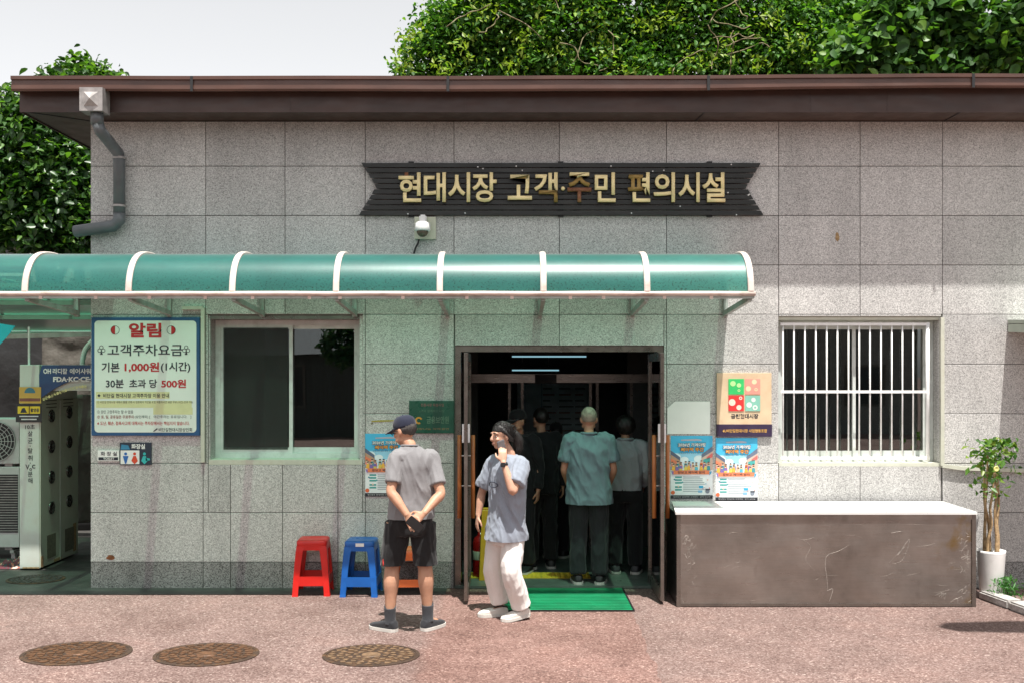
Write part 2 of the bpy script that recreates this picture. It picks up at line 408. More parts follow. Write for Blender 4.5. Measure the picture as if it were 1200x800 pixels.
# gutter: a folded sheet, slightly higher towards the right
def gut(x):
    px = 600 + x * F / (D - GP)
    t = min(max((px - 640) / 500.0, 0), 1); t = t * t * (3 - 2 * t)
    wob = 0.004 * noise.noise((x * 0.9, 0, 0))
    return wz(89.5 - 2.5 * t, GP) + wob, wz(106.0 - 4.0 * t, GP) + wob
gprof = lambda zt, zb: [(-SP - 0.002, zb + 0.02), (-GP + 0.02, zb - 0.004), (-GP + 0.008, zb - 0.006), (-GP, zb + 0.012), (-GP + 0.004, zt - 0.035), (-GP - 0.012, zt - 0.03), (-GP - 0.012, zt), (-GP + 0.012, zt + 0.006), (-SP + 0.02, zt + 0.012), (-SP - 0.002, zt + 0.012)]
joints = [12.8, 225, 525, 830, 1140, 1500]
gx = [wx(p, GP) for p in joints]
gparts = []
for a, b in zip(gx[:-1], gx[1:]):
    bm = bmesh.new(); rs = []
    for i in range(13):
        x = a + 0.0015 + (b - a - 0.003) * i / 12
        rs.append([(x, y, z) for y, z in gprof(*gut(x))])
    rings(bm, rs); bmesh.ops.recalc_face_normals(bm, faces=bm.faces[:])
    gparts.append(obj('gutter', bm, MAT['gutter'], bld))
for k, x in enumerate(gx[1:-1]):
    zt, zb = gut(x); bm = bmesh.new()
    box(bm, x - 0.012, x + 0.012, -GP - 0.015, -GP - 0.0125, zb - 0.012, zt - 0.002)
    obj('gutter_joint', bm, MAT['black'], gparts[k])
bm = bmesh.new()   # low pitched roof above
zt0 = gut(0)[0]
prism(bm, [(EX0, -SP + 0.02, zf + 0.23), (EX0, 6.5, zf + 0.23), (EX0, 3.2, zf + 0.62)], (EX1 - EX0, 0, 0))
obj('roof', bm, MAT['fascia'], bld)

# ---- windows
def window(x0, x1, z0, z1, rec, split, left_in):
    fy = rec
    bm = bmesh.new(); t = 0.045
    box(bm, x0, x1, fy, fy + 0.08, z1 - t, z1); box(bm, x0, x1, fy, fy + 0.08, z0, z0 + t)
    box(bm, x0, x0 + t, fy + 0.001, fy + 0.079, z0 + t, z1 - t); box(bm, x1 - t, x1, fy + 0.001, fy + 0.079, z0 + t, z1 - t)
    w = obj('window', bm, MAT['alu'], bld)
    for k, (a, b) in enumerate(((x0 + t, split + 0.02), (split - 0.02, x1 - t))):
        yy = fy + (0.012 if (k == 0) == left_in else 0.042); s = 0.034
        bm = bmesh.new()
        box(bm, a, b, yy, yy + 0.026, z1 - t - s, z1 - t - 0.001); box(bm, a, b, yy, yy + 0.026, z0 + t + 0.001, z0 + t + s + 0.02)
        box(bm, a, a + s, yy + 0.001, yy + 0.025, z0 + t + s + 0.02, z1 - t - s); box(bm, b - s, b, yy + 0.001, yy + 0.025, z0 + t + s + 0.02, z1 - t - s)
        obj('sash', bm, MAT['alu'], w)
        bxo('pane', a + s, b - s, yy + 0.010, yy + 0.015, z0 + t + s + 0.02, z1 - t - s, MAT['pane'], w)
    return w
xa, xb, za, zb = wx(251, -0.19) + 0.016, wx(424.5, -0.19), wz(536, -0.19), wz(375.5, -0.19)
lw = window(xa, xb, za, zb, 0.17, wx(341, -0.2), True)
# insect screen in front of the left half, rail and sill
MAT['screen'] = glass_mat('insect_screen_mesh', (0.30, 0.31, 0.29), 0.0)
def screen_mat():
    m = bpy.data.materials.new('insect_mesh'); m.use_nodes = True; nt = m.node_tree; bs = nt.nodes['Principled BSDF']
    v = coords(nt); bs.inputs['Base Color'].default_value = (0.030, 0.034, 0.031, 1); bs.inputs['Roughness'].default_value = 0.8
    fac = ramp(nt, nz(nt, coords(nt, (6, 6, 0.6)), 1.0, 3), [(0.3, 0.42), (0.7, 0.62)]); nt.links.new(fac, bs.inputs['Alpha'])
    return m
bxo('insect_screen', xa + 0.075, wx(338, -0.2), 0.1745, 0.1765, za + 0.08, zb - 0.07, screen_mat(), lw)
bxo('sill', wx(244) + 0.004, wx(425) - 0.004, 0.0, 0.17, wz(544), za - 0.001, MAT['conduit'], lw)
bxo('head_trim', wx(244) + 0.004, wx(425) - 0.004, 0.02, 0.17, zb + 0.001, wz(370), MAT['bronze'], lw)
bxo('reveal', wx(244) + 0.001, xa - 0.002, 0.015, 0.17, wz(544), wz(370), MAT['granite'], lw)
bxo('reveal', xb + 0.002, wx(425), 0.015, 0.17, wz(544), wz(370), MAT['granite'], lw)
xa, xb, za, zb = wx(916, -0.06), wx(1092, -0.18), wz(540, -0.16), wz(376, -0.16)
xa = wx(912.5) + 0.012
rw = window(xa, xb, za, zb, 0.15, wx(1000, -0.17), True)
bxo('sill', wx(912.5) + 0.003, wx(1103) - 0.003, 0.0, 0.15, wz(546), za - 0.001, MAT['conduit'], rw)
bxo('head_trim', wx(912.5) + 0.003, wx(1103) - 0.003, 0.02, 0.15, zb + 0.001, wz(371), MAT['conduit'], rw)
bm = bmesh.new(); box(bm, xb + 0.002, wx(1103), 0.016, 0.15, wz(544), wz(371)); obj('reveal', bm, MAT['granite'], rw)
for px in (917.5, 930.4, 943.3, 956, 968.8, 981.4, 994.3, 1006.9, 1019.5, 1032.4, 1045, 1057.5, 1070, 1087):
    bm = bmesh.new(); x = wx(px, -0.05); w = 0.008 if px < 1080 else 0.020
    tube(bm, [(x, 0.05, wz(539, -0.05)), (x, 0.05, wz(378, -0.05))], w * 0.95, 8); obj('grille_bar', bm, MAT['whitebar'], rw, True)
for py in (380, 458.5, 536):
    bxo('grille_rail', wx(914, -0.05), wx(1089, -0.05), 0.036, 0.0395 + 0.006, wz(py, -0.05) - 0.013, wz(py, -0.05) + 0.013, MAT['whitebar'], rw)
# dim rooms behind the windows: blinds and back wall
MAT['blind'] = M('grey_roller_blind', (0.17, 0.23, 0.22), 0.85, 0, 0.2, 3, stretch=(8, 1, 0.4))
bxo('blind', wx(251, -0.3), wx(424, -0.3), 0.33, 0.34, wz(545), wz(368), MAT['blind'], lw)
bxo('blind', wx(905, -0.3), wx(1110, -0.3), 0.33, 0.34, wz(548), wz(366), MAT['blind'], rw)
# cables in plastic conduits beside the windows
def conduit(pts, label, r=0.016):
    bm = bmesh.new()
    for k_, (a, b) in enumerate(zip(pts[:-1], pts[1:])): bar(bm, a, b, r * (2 + 0.07 * k_), r * (2 + 0.07 * k_))
    tag(obj('cable_conduit', bm, MAT['conduit']), label, 'conduit', 'plastic conduits on the granite wall')
conduit([wp(214, 361, 0.018), wp(238, 361, 0.018), wp(238, 541, 0.018)], 'ivory cable conduit running down beside the notice board')
conduit([wp(1104, 372, 0.018), wp(1104, 545, 0.018), wp(1125, 548, 0.018), wp(1230, 552, 0.018)], 'ivory cable conduit bending below the barred window to the right')

# ---- door
dx0, dx1, dz1 = wx(533), wx(778), wz(405)
bm = bmesh.new(); FY0, FY1, ft = 0.015, 0.24, 0.055
box(bm, dx0 + 0.002, dx0 + ft, FY0, FY1, 0.0, dz1 - ft); box(bm, dx1 - ft, dx1 - 0.002, FY0, FY1, 0.0, dz1 - ft)
box(bm, dx0 + 0.002, dx1 - 0.002, FY0, FY1, dz1 - ft, dz1 - 0.002)
obj('door_frame', bm, MAT['bronze'], bld)
bxo('threshold', dx0 + 0.003, dx1 - 0.003, -0.02, 0.30, 0.005, 0.028, MAT['room_floor'], bld)
MAT['orange'] = M('orange_wooden_pull', (0.42, 0.14, 0.035), 0.4, 0, 0.2, 9, stretch=(1, 1, 0.3))
def leaf(xc, sgn, y0, y1, tilt=0.0):
    root = bpy.data.objects.new('door_leaf', None); COL.objects.link(root); root.parent = bld
    root.location = (xc, y1, 0.03); root.rotation_euler = (0, 0, tilt)
    L = y1 - y0; Hh = dz1 - ft - 0.05; t = 0.02; st = 0.055
    P = lambda n, a, b, c, d, e, f, m, bv=0: bxo(n, a, b, c, d, e, f, m, root, bv)
    P('stile', -t, t, -st, 0, 0, Hh, MAT['bronze']); P('stile', -t * 0.8, t * 0.8, -L, -L + st, 0, Hh, MAT['bronze'], 0.004)
    P('rail', -t + 0.001, t - 0.001, -L + st, -st, Hh - 0.07, Hh, MAT['bronze']); P('rail', -t + 0.001, t - 0.001, -L + st, -st, 0, 0.11, MAT['bronze'])
    P('pane', -0.004, 0.004, -L + st, -st, 0.11, Hh - 0.07, MAT['door_glass'])
    for s in (-1, 1):
        bm = bmesh.new(); hx = s * 0.058; hy = -L + 0.10
        tube(bm, [(hx, hy, 0.70), (hx, hy, 1.42)], 0.019, 10); obj('pull_handle', bm, MAT['orange'], root, True)
        for z in (0.98, 1.24):
            bm = bmesh.new(); tube(bm, [(s * 0.004, hy, z), (hx, hy, z)], 0.007, 8); obj('handle_stud', bm, MAT['steel'], root)
        P('lock_box', s * 0.021 - 0.012, s * 0.021 + 0.012, -L + 0.01, -L + 0.05, 1.36, 1.52, MAT['whitebar'], 0.003)
    return root
leaf(-0.405, 1, -0.66, 0.21, R(0.6)); leaf(1.30, -1, -0.66, 0.21, R(-0.6))

# ---- inside the doorway: a dim vestibule
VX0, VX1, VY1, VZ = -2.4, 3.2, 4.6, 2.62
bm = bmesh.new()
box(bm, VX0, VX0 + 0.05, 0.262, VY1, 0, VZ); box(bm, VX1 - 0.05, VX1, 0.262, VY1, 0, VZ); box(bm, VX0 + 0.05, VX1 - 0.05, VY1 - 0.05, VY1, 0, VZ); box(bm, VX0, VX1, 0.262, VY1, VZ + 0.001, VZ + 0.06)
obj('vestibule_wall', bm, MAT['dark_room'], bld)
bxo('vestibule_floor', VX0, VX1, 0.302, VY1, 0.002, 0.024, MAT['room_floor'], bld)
# inner sliding-door frame of brushed steel
IY = 2.1
inner = bxo('inner_door_frame', wx(552, -IY), wx(760, -IY), IY, IY + 0.06, wz(448, -IY), wz(438, -IY), MAT['steel'], bld)
for px in (597, 612, 692, 700, 740):
    bxo('mullion', wx(px, -IY) - 0.016, wx(px, -IY) + 0.016, IY + 0.005, IY + 0.055, 0.025, wz(448, -IY) - 0.001, MAT['bronze'], inner)
bxo('sensor_box', wx(627, -IY), wx(652, -IY), IY - 0.05, IY - 0.002, wz(448.5, -IY), wz(438.5, -IY), MAT['black'], inner)
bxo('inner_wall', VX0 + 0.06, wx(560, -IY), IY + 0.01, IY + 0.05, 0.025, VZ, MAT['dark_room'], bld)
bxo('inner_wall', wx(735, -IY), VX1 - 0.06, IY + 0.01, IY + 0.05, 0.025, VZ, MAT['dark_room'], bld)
MAT['tube'] = bpy.data.materials.new('lit_tube'); MAT['tube'].use_nodes = True
_b = MAT['tube'].node_tree.nodes['Principled BSDF']; _b.inputs['Emission Color'].default_value = (0.45, 0.85, 1.0, 1); _b.inputs['Emission Strength'].default_value = 0.32
for k, (a, b, py, yy) in enumerate(((600, 687, 417.5, 2.6), (600, 655, 433.5, 3.6))):
    t_ = thing('ceiling_tube_lamp', ['bluish lit tube lamp nearest inside the doorway', 'bluish lit tube lamp deeper inside above the notice board'][k], 'lamp', (0, yy, 0), 0, 'tube lamps inside the doorway')
    bm = bmesh.new(); tube(bm, [(wx(a, -yy), 0, wz(py, -yy)), (wx(b, -yy), 0, wz(py, -yy))], 0.009, 8); obj('tube', bm, MAT['tube'], t_, True)
    bxo('housing', wx(a, -yy) - 0.02, wx(b, -yy) + 0.02, -0.02, 0.02, wz(py, -yy) + 0.015, wz(py, -yy) + 0.05, MAT['dark_room'], t_)
    for px in (a + 12, b - 12):
        bm = bmesh.new(); tube(bm, [(wx(px, -yy), 0, wz(py, -yy) + 0.05), (wx(px, -yy), 0, VZ)], 0.004, 6); obj('hanger', bm, MAT['steel'], t_)
# white information board on the far wall
BY = 4.5
ib = thing('information_board', 'pale information board with printed rows on the far wall inside', 'board', (0, BY, 0))
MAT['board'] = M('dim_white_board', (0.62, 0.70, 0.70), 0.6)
bxo('panel', wx(606, -BY), wx(694, -BY), 0, 0.03, wz(517, -BY), wz(449, -BY), MAT['board'], ib)
rr_ = random.Random(3)
for k in range(9):
    z = wz(455 + k * 7, -BY)
    for q in range(3):
        xx = wx(636 + q * 19, -BY); L = rr_.uniform(0.1, 0.2)
        bxo('printed_line', xx, xx + L, -0.003, -0.001, z - 0.008, z + 0.008, FL((0.30, 0.12, 0.10) if k % 3 == 1 else (0.12, 0.16, 0.17)), ib)
bxo('divider', wx(635, -BY) - 0.006, wx(635, -BY), -0.004, -0.001, wz(517, -BY), wz(449, -BY), FL((0.1, 0.3, 0.35)), ib)
# yellow tactile paving just inside
MAT['tactile'] = M('yellow_tactile_tile', (0.62, 0.43, 0.03), 0.6, 0, 0.15, 10)
for k in range(5):
    x0 = -0.42 + k * 0.235
    tp = bxo('tactile_tile', x0, x0 + 0.232, 0.34, 0.60, 0.0245, 0.032, MAT['tactile'])
    tag(tp, ['yellow tactile floor tile at the far left behind the woman', 'yellow tactile floor tile second from the left inside the doorway', 'yellow tactile floor tile in the middle of the row inside', 'yellow tactile floor tile fourth along, left of the old man', 'yellow tactile floor tile under the old man, rightmost of its row'][k], 'floor tile', 'yellow tactile tiles inside the doorway')
    for a in range(5):
        for b in range(4):
            bm = bmesh.new(); lathe(bm, [(0.019, 0.0), (0.017, 0.004), (0.011, 0.006)], (x0 + 0.03 + a * 0.043, 0.375 + b * 0.063, 0.0322), 8); obj('stud', bm, MAT['tactile'], tp)
# ======================= things on the wall =======================
# ---- teal barrel canopy over the door and window
def teal_mat():
    m = bpy.data.materials.new('teal_polycarbonate'); m.use_nodes = True; nt = m.node_tree; nt.nodes.clear()
    out = nt.nodes.new('ShaderNodeOutputMaterial'); v = coords(nt)
    tl = nt.nodes.new('ShaderNodeBsdfTranslucent'); df = nt.nodes.new('ShaderNodeBsdfDiffuse')
    tr = nt.nodes.new('ShaderNodeBsdfTransparent'); gl = nt.nodes.new('ShaderNodeBsdfGlossy')
    var = ramp(nt, nz(nt, coords(nt, (1, 1, 2)), 2.2, 4), [(0.3, 0.85), (0.7, 1.1)])
    # dust gathers towards the front rail
    sx = nt.nodes.new('ShaderNodeSeparateXYZ'); nt.links.new(v, sx.inputs[0])
    low = nt.nodes.new('ShaderNodeMapRange'); low.inputs[1].default_value = 2.86; low.inputs[2].default_value = 2.63; nt.links.new(sx.outputs['Z'], low.inputs[0])
    dirt = math_n(nt, 'MULTIPLY', low.outputs[0], ramp(nt, nz(nt, v, 60, 4, 0.7), [(0.54, 0.0), (0.64, 0.9)]))
    for n_, c_ in ((tl, (0.23, 0.80, 0.60)), (df, (0.012, 0.31, 0.30))):
        c = mix(nt, mix(nt, c_, var, 1.0, 'MULTIPLY'), (0.03, 0.035, 0.03), dirt); nt.links.new(c, n_.inputs[0])
    tr.inputs[0].default_value = (0.50, 0.95, 0.68, 1)
    gl.inputs['Roughness'].default_value = 0.34
    bp = nt.nodes.new('ShaderNodeBump'); bp.inputs['Distance'].default_value = 0.0003; bp.inputs['Strength'].default_value = 1.0   # fine flutes across the sheet
    nt.links.new(nz(nt, coords(nt, (420, 0.8, 0.8)), 1.0, 2), bp.inputs['Height']); nt.links.new(bp.outputs[0], gl.inputs['Normal'])
    def mx(a, b, f):
        q = nt.nodes.new('ShaderNodeMixShader'); nt.links.new(a.outputs[0], q.inputs[1]); nt.links.new(b.outputs[0], q.inputs[2])
        if hasattr(f, 'is_linked'): nt.links.new(f, q.inputs[0])
        else: q.inputs[0].default_value = f
        return q
    fr = nt.nodes.new('ShaderNodeFresnel'); fr.inputs[0].default_value = 1.5
    a = mx(df, tl, 0.72); a = mx(a, tr, 0.22); a = mx(a, gl, fr.outputs[0])
    nt.links.new(a.outputs[0], out.inputs[0]); return m
MAT['teal'] = teal_mat()
MAT['rib'] = M('faded_white_strip', (0.62, 0.55, 0.50), 0.5, 0, 0.08, 9, dirt=(0.30, 0.16, 0.10), dscale=7, damt=0.5)
MAT['rail'] = M('pinkish_white_rail', (0.66, 0.54, 0.48), 0.45, 0, 0.12, 5, dirt=(0.22, 0.12, 0.08), dscale=9, damt=0.6, stretch=(0.6, 1, 1))
MAT['bracket'] = M('grey_white_tube_steel', (0.36, 0.40, 0.37), 0.5, 0.1, 0.12, 8, dirt=(0.16, 0.10, 0.07), dscale=9, damt=0.5)
can = thing('door_canopy', 'long teal polycarbonate barrel canopy with white ribs over door and window', 'canopy', (0, 0, 0))
prof = [(0.012, 2.965), (0.30, 3.000), (0.52, 3.012), (0.72, 2.996), (0.86, 2.945), (0.95, 2.865), (1.005, 2.76), (1.024, 2.655)]
prof = [(q.x, q.y) for q in catmull([(a, b, 0) for a, b in prof], 4)]
RX = [1.965 - 0.853 * k for k in range(0, 10)]
for k in range(len(RX) - 1):
    bm = bmesh.new(); a, b = RX[k + 1] + 0.001, RX[k] - 0.001
    rings(bm, [[(x, -p, z) for x in np.linspace(a, b, 3)] for p, z in prof][::-1], close=False)
    obj('canopy_panel', bm, MAT['teal'], can, True)
for x in RX:
    bm = bmesh.new(); rs = []
    for i, (p, z) in enumerate(prof):
        p2, z2 = prof[min(i + 1, len(prof) - 1)]; p1, z1 = prof[max(i - 1, 0)]
        t = Vector((p2 - p1, z2 - z1)).normalized(); n = Vector((-t.y, t.x)) * -1 if t.x < 0 else Vector((-t.y, t.x))
        o1 = (p + n.x * 0.020, z + n.y * 0.020); o0 = (p - n.x * 0.012, z - n.y * 0.012)
        rs.append([(x - 0.025, -o0[0], o0[1]), (x - 0.025, -o1[0] + n.x * 0.006, o1[1] - n.y * 0.006), (x - 0.016, -o1[0], o1[1]), (x + 0.016, -o1[0], o1[1]), (x + 0.025, -o1[0] + n.x * 0.006, o1[1] - n.y * 0.006), (x + 0.025, -o0[0], o0[1])])
    rings(bm, rs); bmesh.ops.recalc_face_normals(bm, faces=bm.faces[:])
    obj('rib', bm, MAT['rib'], can)
bm = bmesh.new(); tube(bm, [(RX[-1], -1.03, 2.637)] + [(RX[-1] + (RX[0] + 0.035 - RX[-1]) * i / 24, -1.03 - 0.002 * math.sin(i * 1.7), 2.637 + 0.0015 * math.sin(i * 2.3)) for i in range(1, 25)], (0.016, 0.022) and 0.020, 10)
rail = obj('front_rail', bm, MAT['rail'], can, True)
bm = bmesh.new(); bar(bm, (RX[-1], -1.012, 2.607), (RX[0] + 0.03, -1.012, 2.607), 0.03, 0.02); obj('front_angle', bm, MAT['bracket'], can)
for x in RX[:8]:
    bm = bmesh.new(); bar(bm, (x, -0.022, 2.50), (x, -0.022, 2.95), 0.04); obj('wall_post', bm, MAT['bracket'], can)
    bm = bmesh.new(); bar(bm, (x, -0.045, 2.535), (x, -0.995, 2.60), 0.035, 0.045); obj('bracket_arm', bm, MAT['bracket'], can)
    bm = bmesh.new(); bar(bm, (x, -0.045, 2.945), (x, -0.62, 2.965), 0.03); obj('rafter', bm, MAT['bracket'], can)
rr_ = random.Random(5)
for k in range(14):
    x = -3.9 + k * 0.43 + rr_.uniform(-.1, .1); bm = bmesh.new()
    box(bm, x - 0.014, x + 0.014, -1.034, -1.026, 2.592, 2.618); obj('rail_clip', bm, MAT['rail'], can)

# ---- black slatted sign with golden letters
MAT['slat'] = M('black_painted_slat', (0.010, 0.011, 0.010), 0.45, 0, 0.2, 6, dirt=(0.05, 0.05, 0.045), dscale=5, damt=0.4, stretch=(0.5, 1, 3))
MAT['gold'] = M('gold_letter_face', (0.92, 0.76, 0.40), 0.4, 0.0, 0.1, 7, dirt=(0.60, 0.40, 0.12), dscale=7, damt=0.3)
MAT['gold_side'] = M('dull_gold_edge', (0.30, 0.19, 0.05), 0.5, 0.2)
MAT['rust_letter'] = M('rusty_letter_face', (0.20, 0.075, 0.035), 0.6, 0, 0.25, 9, dirt=(0.45, 0.25, 0.10), dscale=14, damt=0.7)
sg = thing('slatted_sign', 'black slatted sign board with golden Korean letters high on the wall', 'sign', (wx(657), 0, wz(222)))
def at(o, parent):     # keep world placement when parenting under a moved empty
    o.parent = parent; o.matrix_parent_inverse = Matrix.Translation(-Vector(parent.location)); return o
ns = 10; top, bot = 191.0, 253.0
for k in range(ns):
    ya = top + (bot - top) * k / ns; zc = (wz(ya, .03) + wz(ya + 6.2, .03)) / 2
    mid = 1 - abs((k + 0.5) - 5.0) / 5.0 if True else 0
    l = 422 + 17 * min(1, max(0, mid * 1.15)); r_ = 893 - 17 * min(1, max(0, mid * 1.15))
    sl = 2.5 if k < 5 else -3.0
    x0, x1 = wx(l, .03), wx(r_, .03); h = wz(0, .03) - wz(4.9, .03)
    bm = bmesh.new(); e = sl / S
    prism(bm, [(x0, -0.045, zc + h / 2), (x1, -0.045, zc + h / 2), (x1 - e, -0.045, zc - h / 2), (x0 + e, -0.045, zc - h / 2)][::-1], (0, 0.022, 0))
    bmesh.ops.recalc_face_normals(bm, faces=bm.faces[:])
    at(obj('slat', bm, MAT['slat']), sg)
for px in (482, 657, 831):
    at(bxo('backing_post', wx(px) - 0.025, wx(px) + 0.025, -0.022, -0.001, wz(255), wz(190), MAT['black']), sg)
rr_ = random.Random(11)
for px, py in ((478, 251), (560, 196), (566, 198), (605, 195), (612, 200), (545, 250), (740, 250), (857, 193), (853, 226), (877, 229), (878, 228), (863, 252), (797, 242), (765, 201), (778, 200), (716, 195)):
    bm = bmesh.new(); lathe(bm, [(0.007, 0), (0.004, 0.003)], (wx(px, .046), -0.046, wz(py, .046)), 7, axis='Y'); at(obj('bare_rivet', bm, MAT['whitebar']), sg)
glyphs = [('현', 467, 493.5), ('대', 496.5, 522.5), ('시', 525, 551), ('장', 553.5, 582), ('고', 595, 623.5), ('객', 626, 653.5), ('·', 657.5, 662), ('주', 665, 693), ('민', 697, 721.5), ('편', 736, 762), ('의', 766, 791), ('시', 795, 820), ('설', 823, 850)]
for ch, a, b in glyphs:
    if ch == '·': zc, hh, = wz(223), 4.6 / S
    else: zc, hh = wz(221.5), (34.5 if ch not in '고' else 29) / S
    o = lettering(ch, wx(a, .08), wx(b, .08), zc, hh, -0.082, [MAT['gold'], MAT['gold_side'], MAT['rust_letter']], None, 0.022, 0.03, 'letter')
    for p in o.data.polygons:
        p.material_index = 0 if p.normal.y < -0.5 else 1
        if p.material_index == 0:
            if ch == '주' and p.center.z < zc + 0.01: p.material_index = 2
            if ch == '현' and p.center.z > zc + hh * 0.42 and p.center.x < wx(484, .08): p.material_index = 2
    at(o, sg)

# ---- dome camera
cc = thing('security_camera', 'white dome security camera on a square plate under the sign', 'camera', (wx(497), 0, wz(268)))
MAT['ivory'] = M('ivory_plastic', (0.55, 0.56, 0.44), 0.45)
at(bxo('back_plate', wx(486), wx(511), -0.035, -0.001, wz(281), wz(255), MAT['ivory'], None, 0.004), cc)
cx_, cz_ = wx(495.5, .1), wz(264, .1)
bm = bmesh.new(); box(bm, cx_ - 0.032, cx_ + 0.032, -0.12, -0.035, wz(266, .1), wz(252, .1)); bmesh.ops.bevel(bm, geom=bm.edges[:], offset=0.012, segments=2, affect='EDGES'); at(obj('arm_housing', bm, MAT['whitebar']), cc)
bm = bmesh.new(); lathe(bm, [(0.055, 0.07), (0.07, 0.055), (0.072, 0.0), (0.066, -0.012)], (cx_, -0.13, wz(270, .1)), 20); at(obj('body', bm, MAT['whitebar'], None, True), cc)
MAT['smoked'] = M('smoked_dome', (0.10, 0.07, 0.045), 0.08, 0, 0.05)
bm = bmesh.new(); lathe(bm, [(0.055, 0.0)] + [(0.055 * math.cos(a), -0.055 * math.sin(a)) for a in (0.3, 0.6, 0.9, 1.2, 1.5)], (cx_, -0.13, wz(270, .1) - 0.012), 20); at(obj('dome', bm, MAT['smoked'], None, True), cc)
bm = bmesh.new(); tube(bm, catmull([(wx(491), -0.02, wz(281)), (wx(490), -0.03, wz(286)), (wx(487), -0.025, wz(292)), (wx(485), -0.02, wz(299))], 5), 0.009, 8); at(obj('cable', bm, MAT['black'], None, True), cc)

# ---- downpipe with hopper
dp = thing('downpipe', 'grey elbowed downpipe with zinc hopper box under the eaves corner', 'downpipe', (wx(120), 0, wz(200)))
bm = bmesh.new(); x0, x1, z0, z1, yf = wx(93, .56), wx(120, .56), wz(130, .56), wz(102.5, .56), -0.56
box(bm, x0, x1, yf, yf + 0.17, z0, z1); at(obj('hopper', bm, MAT['galv']), dp)
bm = bmesh.new(); c = Vector(((x0 + x1) / 2, yf - 0.035, (z0 + z1) / 2)); q = 0.062
cs = [Vector(((x0 + x1) / 2 + i * q, yf - 0.001, c.z + j * q)) for i, j in ((-1, -1), (1, -1), (1, 1), (-1, 1))]
for i in range(4): poly(bm, [cs[i], cs[(i + 1) % 4], c])
bmesh.ops.remove_doubles(bm, verts=bm.verts[:], dist=1e-4); bmesh.ops.recalc_face_normals(bm, faces=bm.faces[:]); at(obj('hopper_face', bm, MAT['galv']), dp)
hx = (x0 + x1) / 2 + 0.02
pa = [Vector((hx, yf + 0.085, z0 + 0.01)), Vector((hx, yf + 0.085, z0 - 0.10)), Vector((hx + 0.02, -0.46, z0 - 0.15)), Vector((wx(139, .09), -0.10, wz(180, .09))), Vector((wx(140, .08), -0.085, wz(188, .08))), Vector((wx(140, .08), -0.085, wz(258, .08))), Vector((wx(134, .08), -0.085, wz(265, .08))), Vector((wx(88, .06), -0.06, wz(271.5, .06)))]
for k, (i, j) in enumerate(((0, 2), (2, 4), (4, 6), (6, 8))):
    pass
bm = bmesh.new(); tube(bm, pa[:2], 0.055, 14); at(obj('spout', bm, MAT['pipe'], None, True), dp)
bm = bmesh.new(); tube(bm, [pa[1] + Vector((0, 0, 0.03)), pa[2], pa[3], pa[4]], 0.052, 14); at(obj('slanted_pipe', bm, MAT['pipe'], None, True), dp)
bm = bmesh.new(); tube(bm, [pa[3], pa[4], pa[5]], 0.053, 14); at(obj('straight_pipe', bm, MAT['pipe'], None, True), dp)
bm = bmesh.new(); tube(bm, [pa[5] + Vector((0, 0, .06)), pa[5], pa[6], pa[7]], [0.056, 0.056, 0.054, 0.054], 14); at(obj('elbow', bm, MAT['pipe'], None, True), dp)
for py in (187, 243):
    bm = bmesh.new(); lathe(bm, [(0.061, 0), (0.061, 0.02)], (wx(140, .08), -0.085, wz(py, .08)), 16); at(obj('clamp', bm, MAT['galv']), dp)

# ---- notice board
MAT['blue_frame'] = M('blue_board_edge', (0.012, 0.075, 0.19), 0.4)
MAT['notice'] = M('white_notice_print', (0.70, 0.76, 0.70), 0.4, 0, 0.04, 3)
nb = thing('parking_notice_board', 'white parking fee notice board with blue border beside the sliding window', 'notice board', (wx(170), 0, wz(440)))
nx0, nx1, nz0, nz1 = wx(107, .03), wx(234, .03), wz(510, .03), wz(372, .03)
at(bxo('frame', nx0, nx1, -0.03, -0.001, nz0, nz1, MAT['blue_frame'], None, 0.004), nb)
def rrect(bm, x0, x1, z0, z1, r, y, mi=0, n=5):
    pts = []
    for cx, cz, a0 in ((x1 - r, z1 - r, 0), (x0 + r, z1 - r, 90), (x0 + r, z0 + r, 180), (x1 - r, z0 + r, 270)):
        for k in range(n + 1):
            a = R(a0 + 90 * k / n); pts.append((cx + r * math.cos(a), y, cz + r * math.sin(a)))
    poly(bm, pts[::-1], mi)
bm = bmesh.new(); rrect(bm, nx0 + 0.03, nx1 - 0.03, nz0 + 0.03, nz1 - 0.03, 0.035, -0.0315); bmesh.ops.recalc_face_normals(bm, faces=bm.faces[:])
for f in bm.faces:
    if f.normal.y > 0: f.normal_flip()
at(obj('face', bm, MAT['notice']), nb)
yb = -0.0335; RED = FL((0.48, 0.015, 0.02)); INK = FL((0.012, 0.018, 0.03)); YEL = FL((0.62, 0.62, 0.34))
def nt_(body, a, b, py, hpx, m, bold=0.02, pl=.033, y=yb, par=None, nm='lettering'):
    return at(lettering(body, wx(a, pl), wx(b, pl), wz(py, pl), hpx / S, y, m, None, bold, 0, nm), par or nb)
for a, b, py in ((114, 200, 462.5), (114, 226, 473), (181, 227, 481)):
    bm = bmesh.new(); poly(bm, [(wx(a), -0.0325, wz(py + 4)), (wx(b), -0.0325, wz(py + 4)), (wx(b), -0.0325, wz(py - 4)), (wx(a), -0.0325, wz(py - 4))]); at(obj('patched_strip', bm, YEL), nb)
def disc(bm, cx, cz, r, y, a0=0, a1=360, n=20, mi=0, ri=0.0):
    o = [(cx + r * math.cos(R(a0 + (a1 - a0) * k / n)), y, cz + r * math.sin(R(a0 + (a1 - a0) * k / n))) for k in range(n + 1)]
    if ri > 0:
        i_ = [(cx + ri * math.cos(R(a0 + (a1 - a0) * k / n)), y, cz + ri * math.sin(R(a0 + (a1 - a0) * k / n))) for k in range(n + 1)]
        for k in range(n): poly(bm, [o[k], o[k + 1], i_[k + 1], i_[k]], mi)
    else:
        if a1 - a0 >= 360: o = o[:-1]
        poly(bm, o, mi)
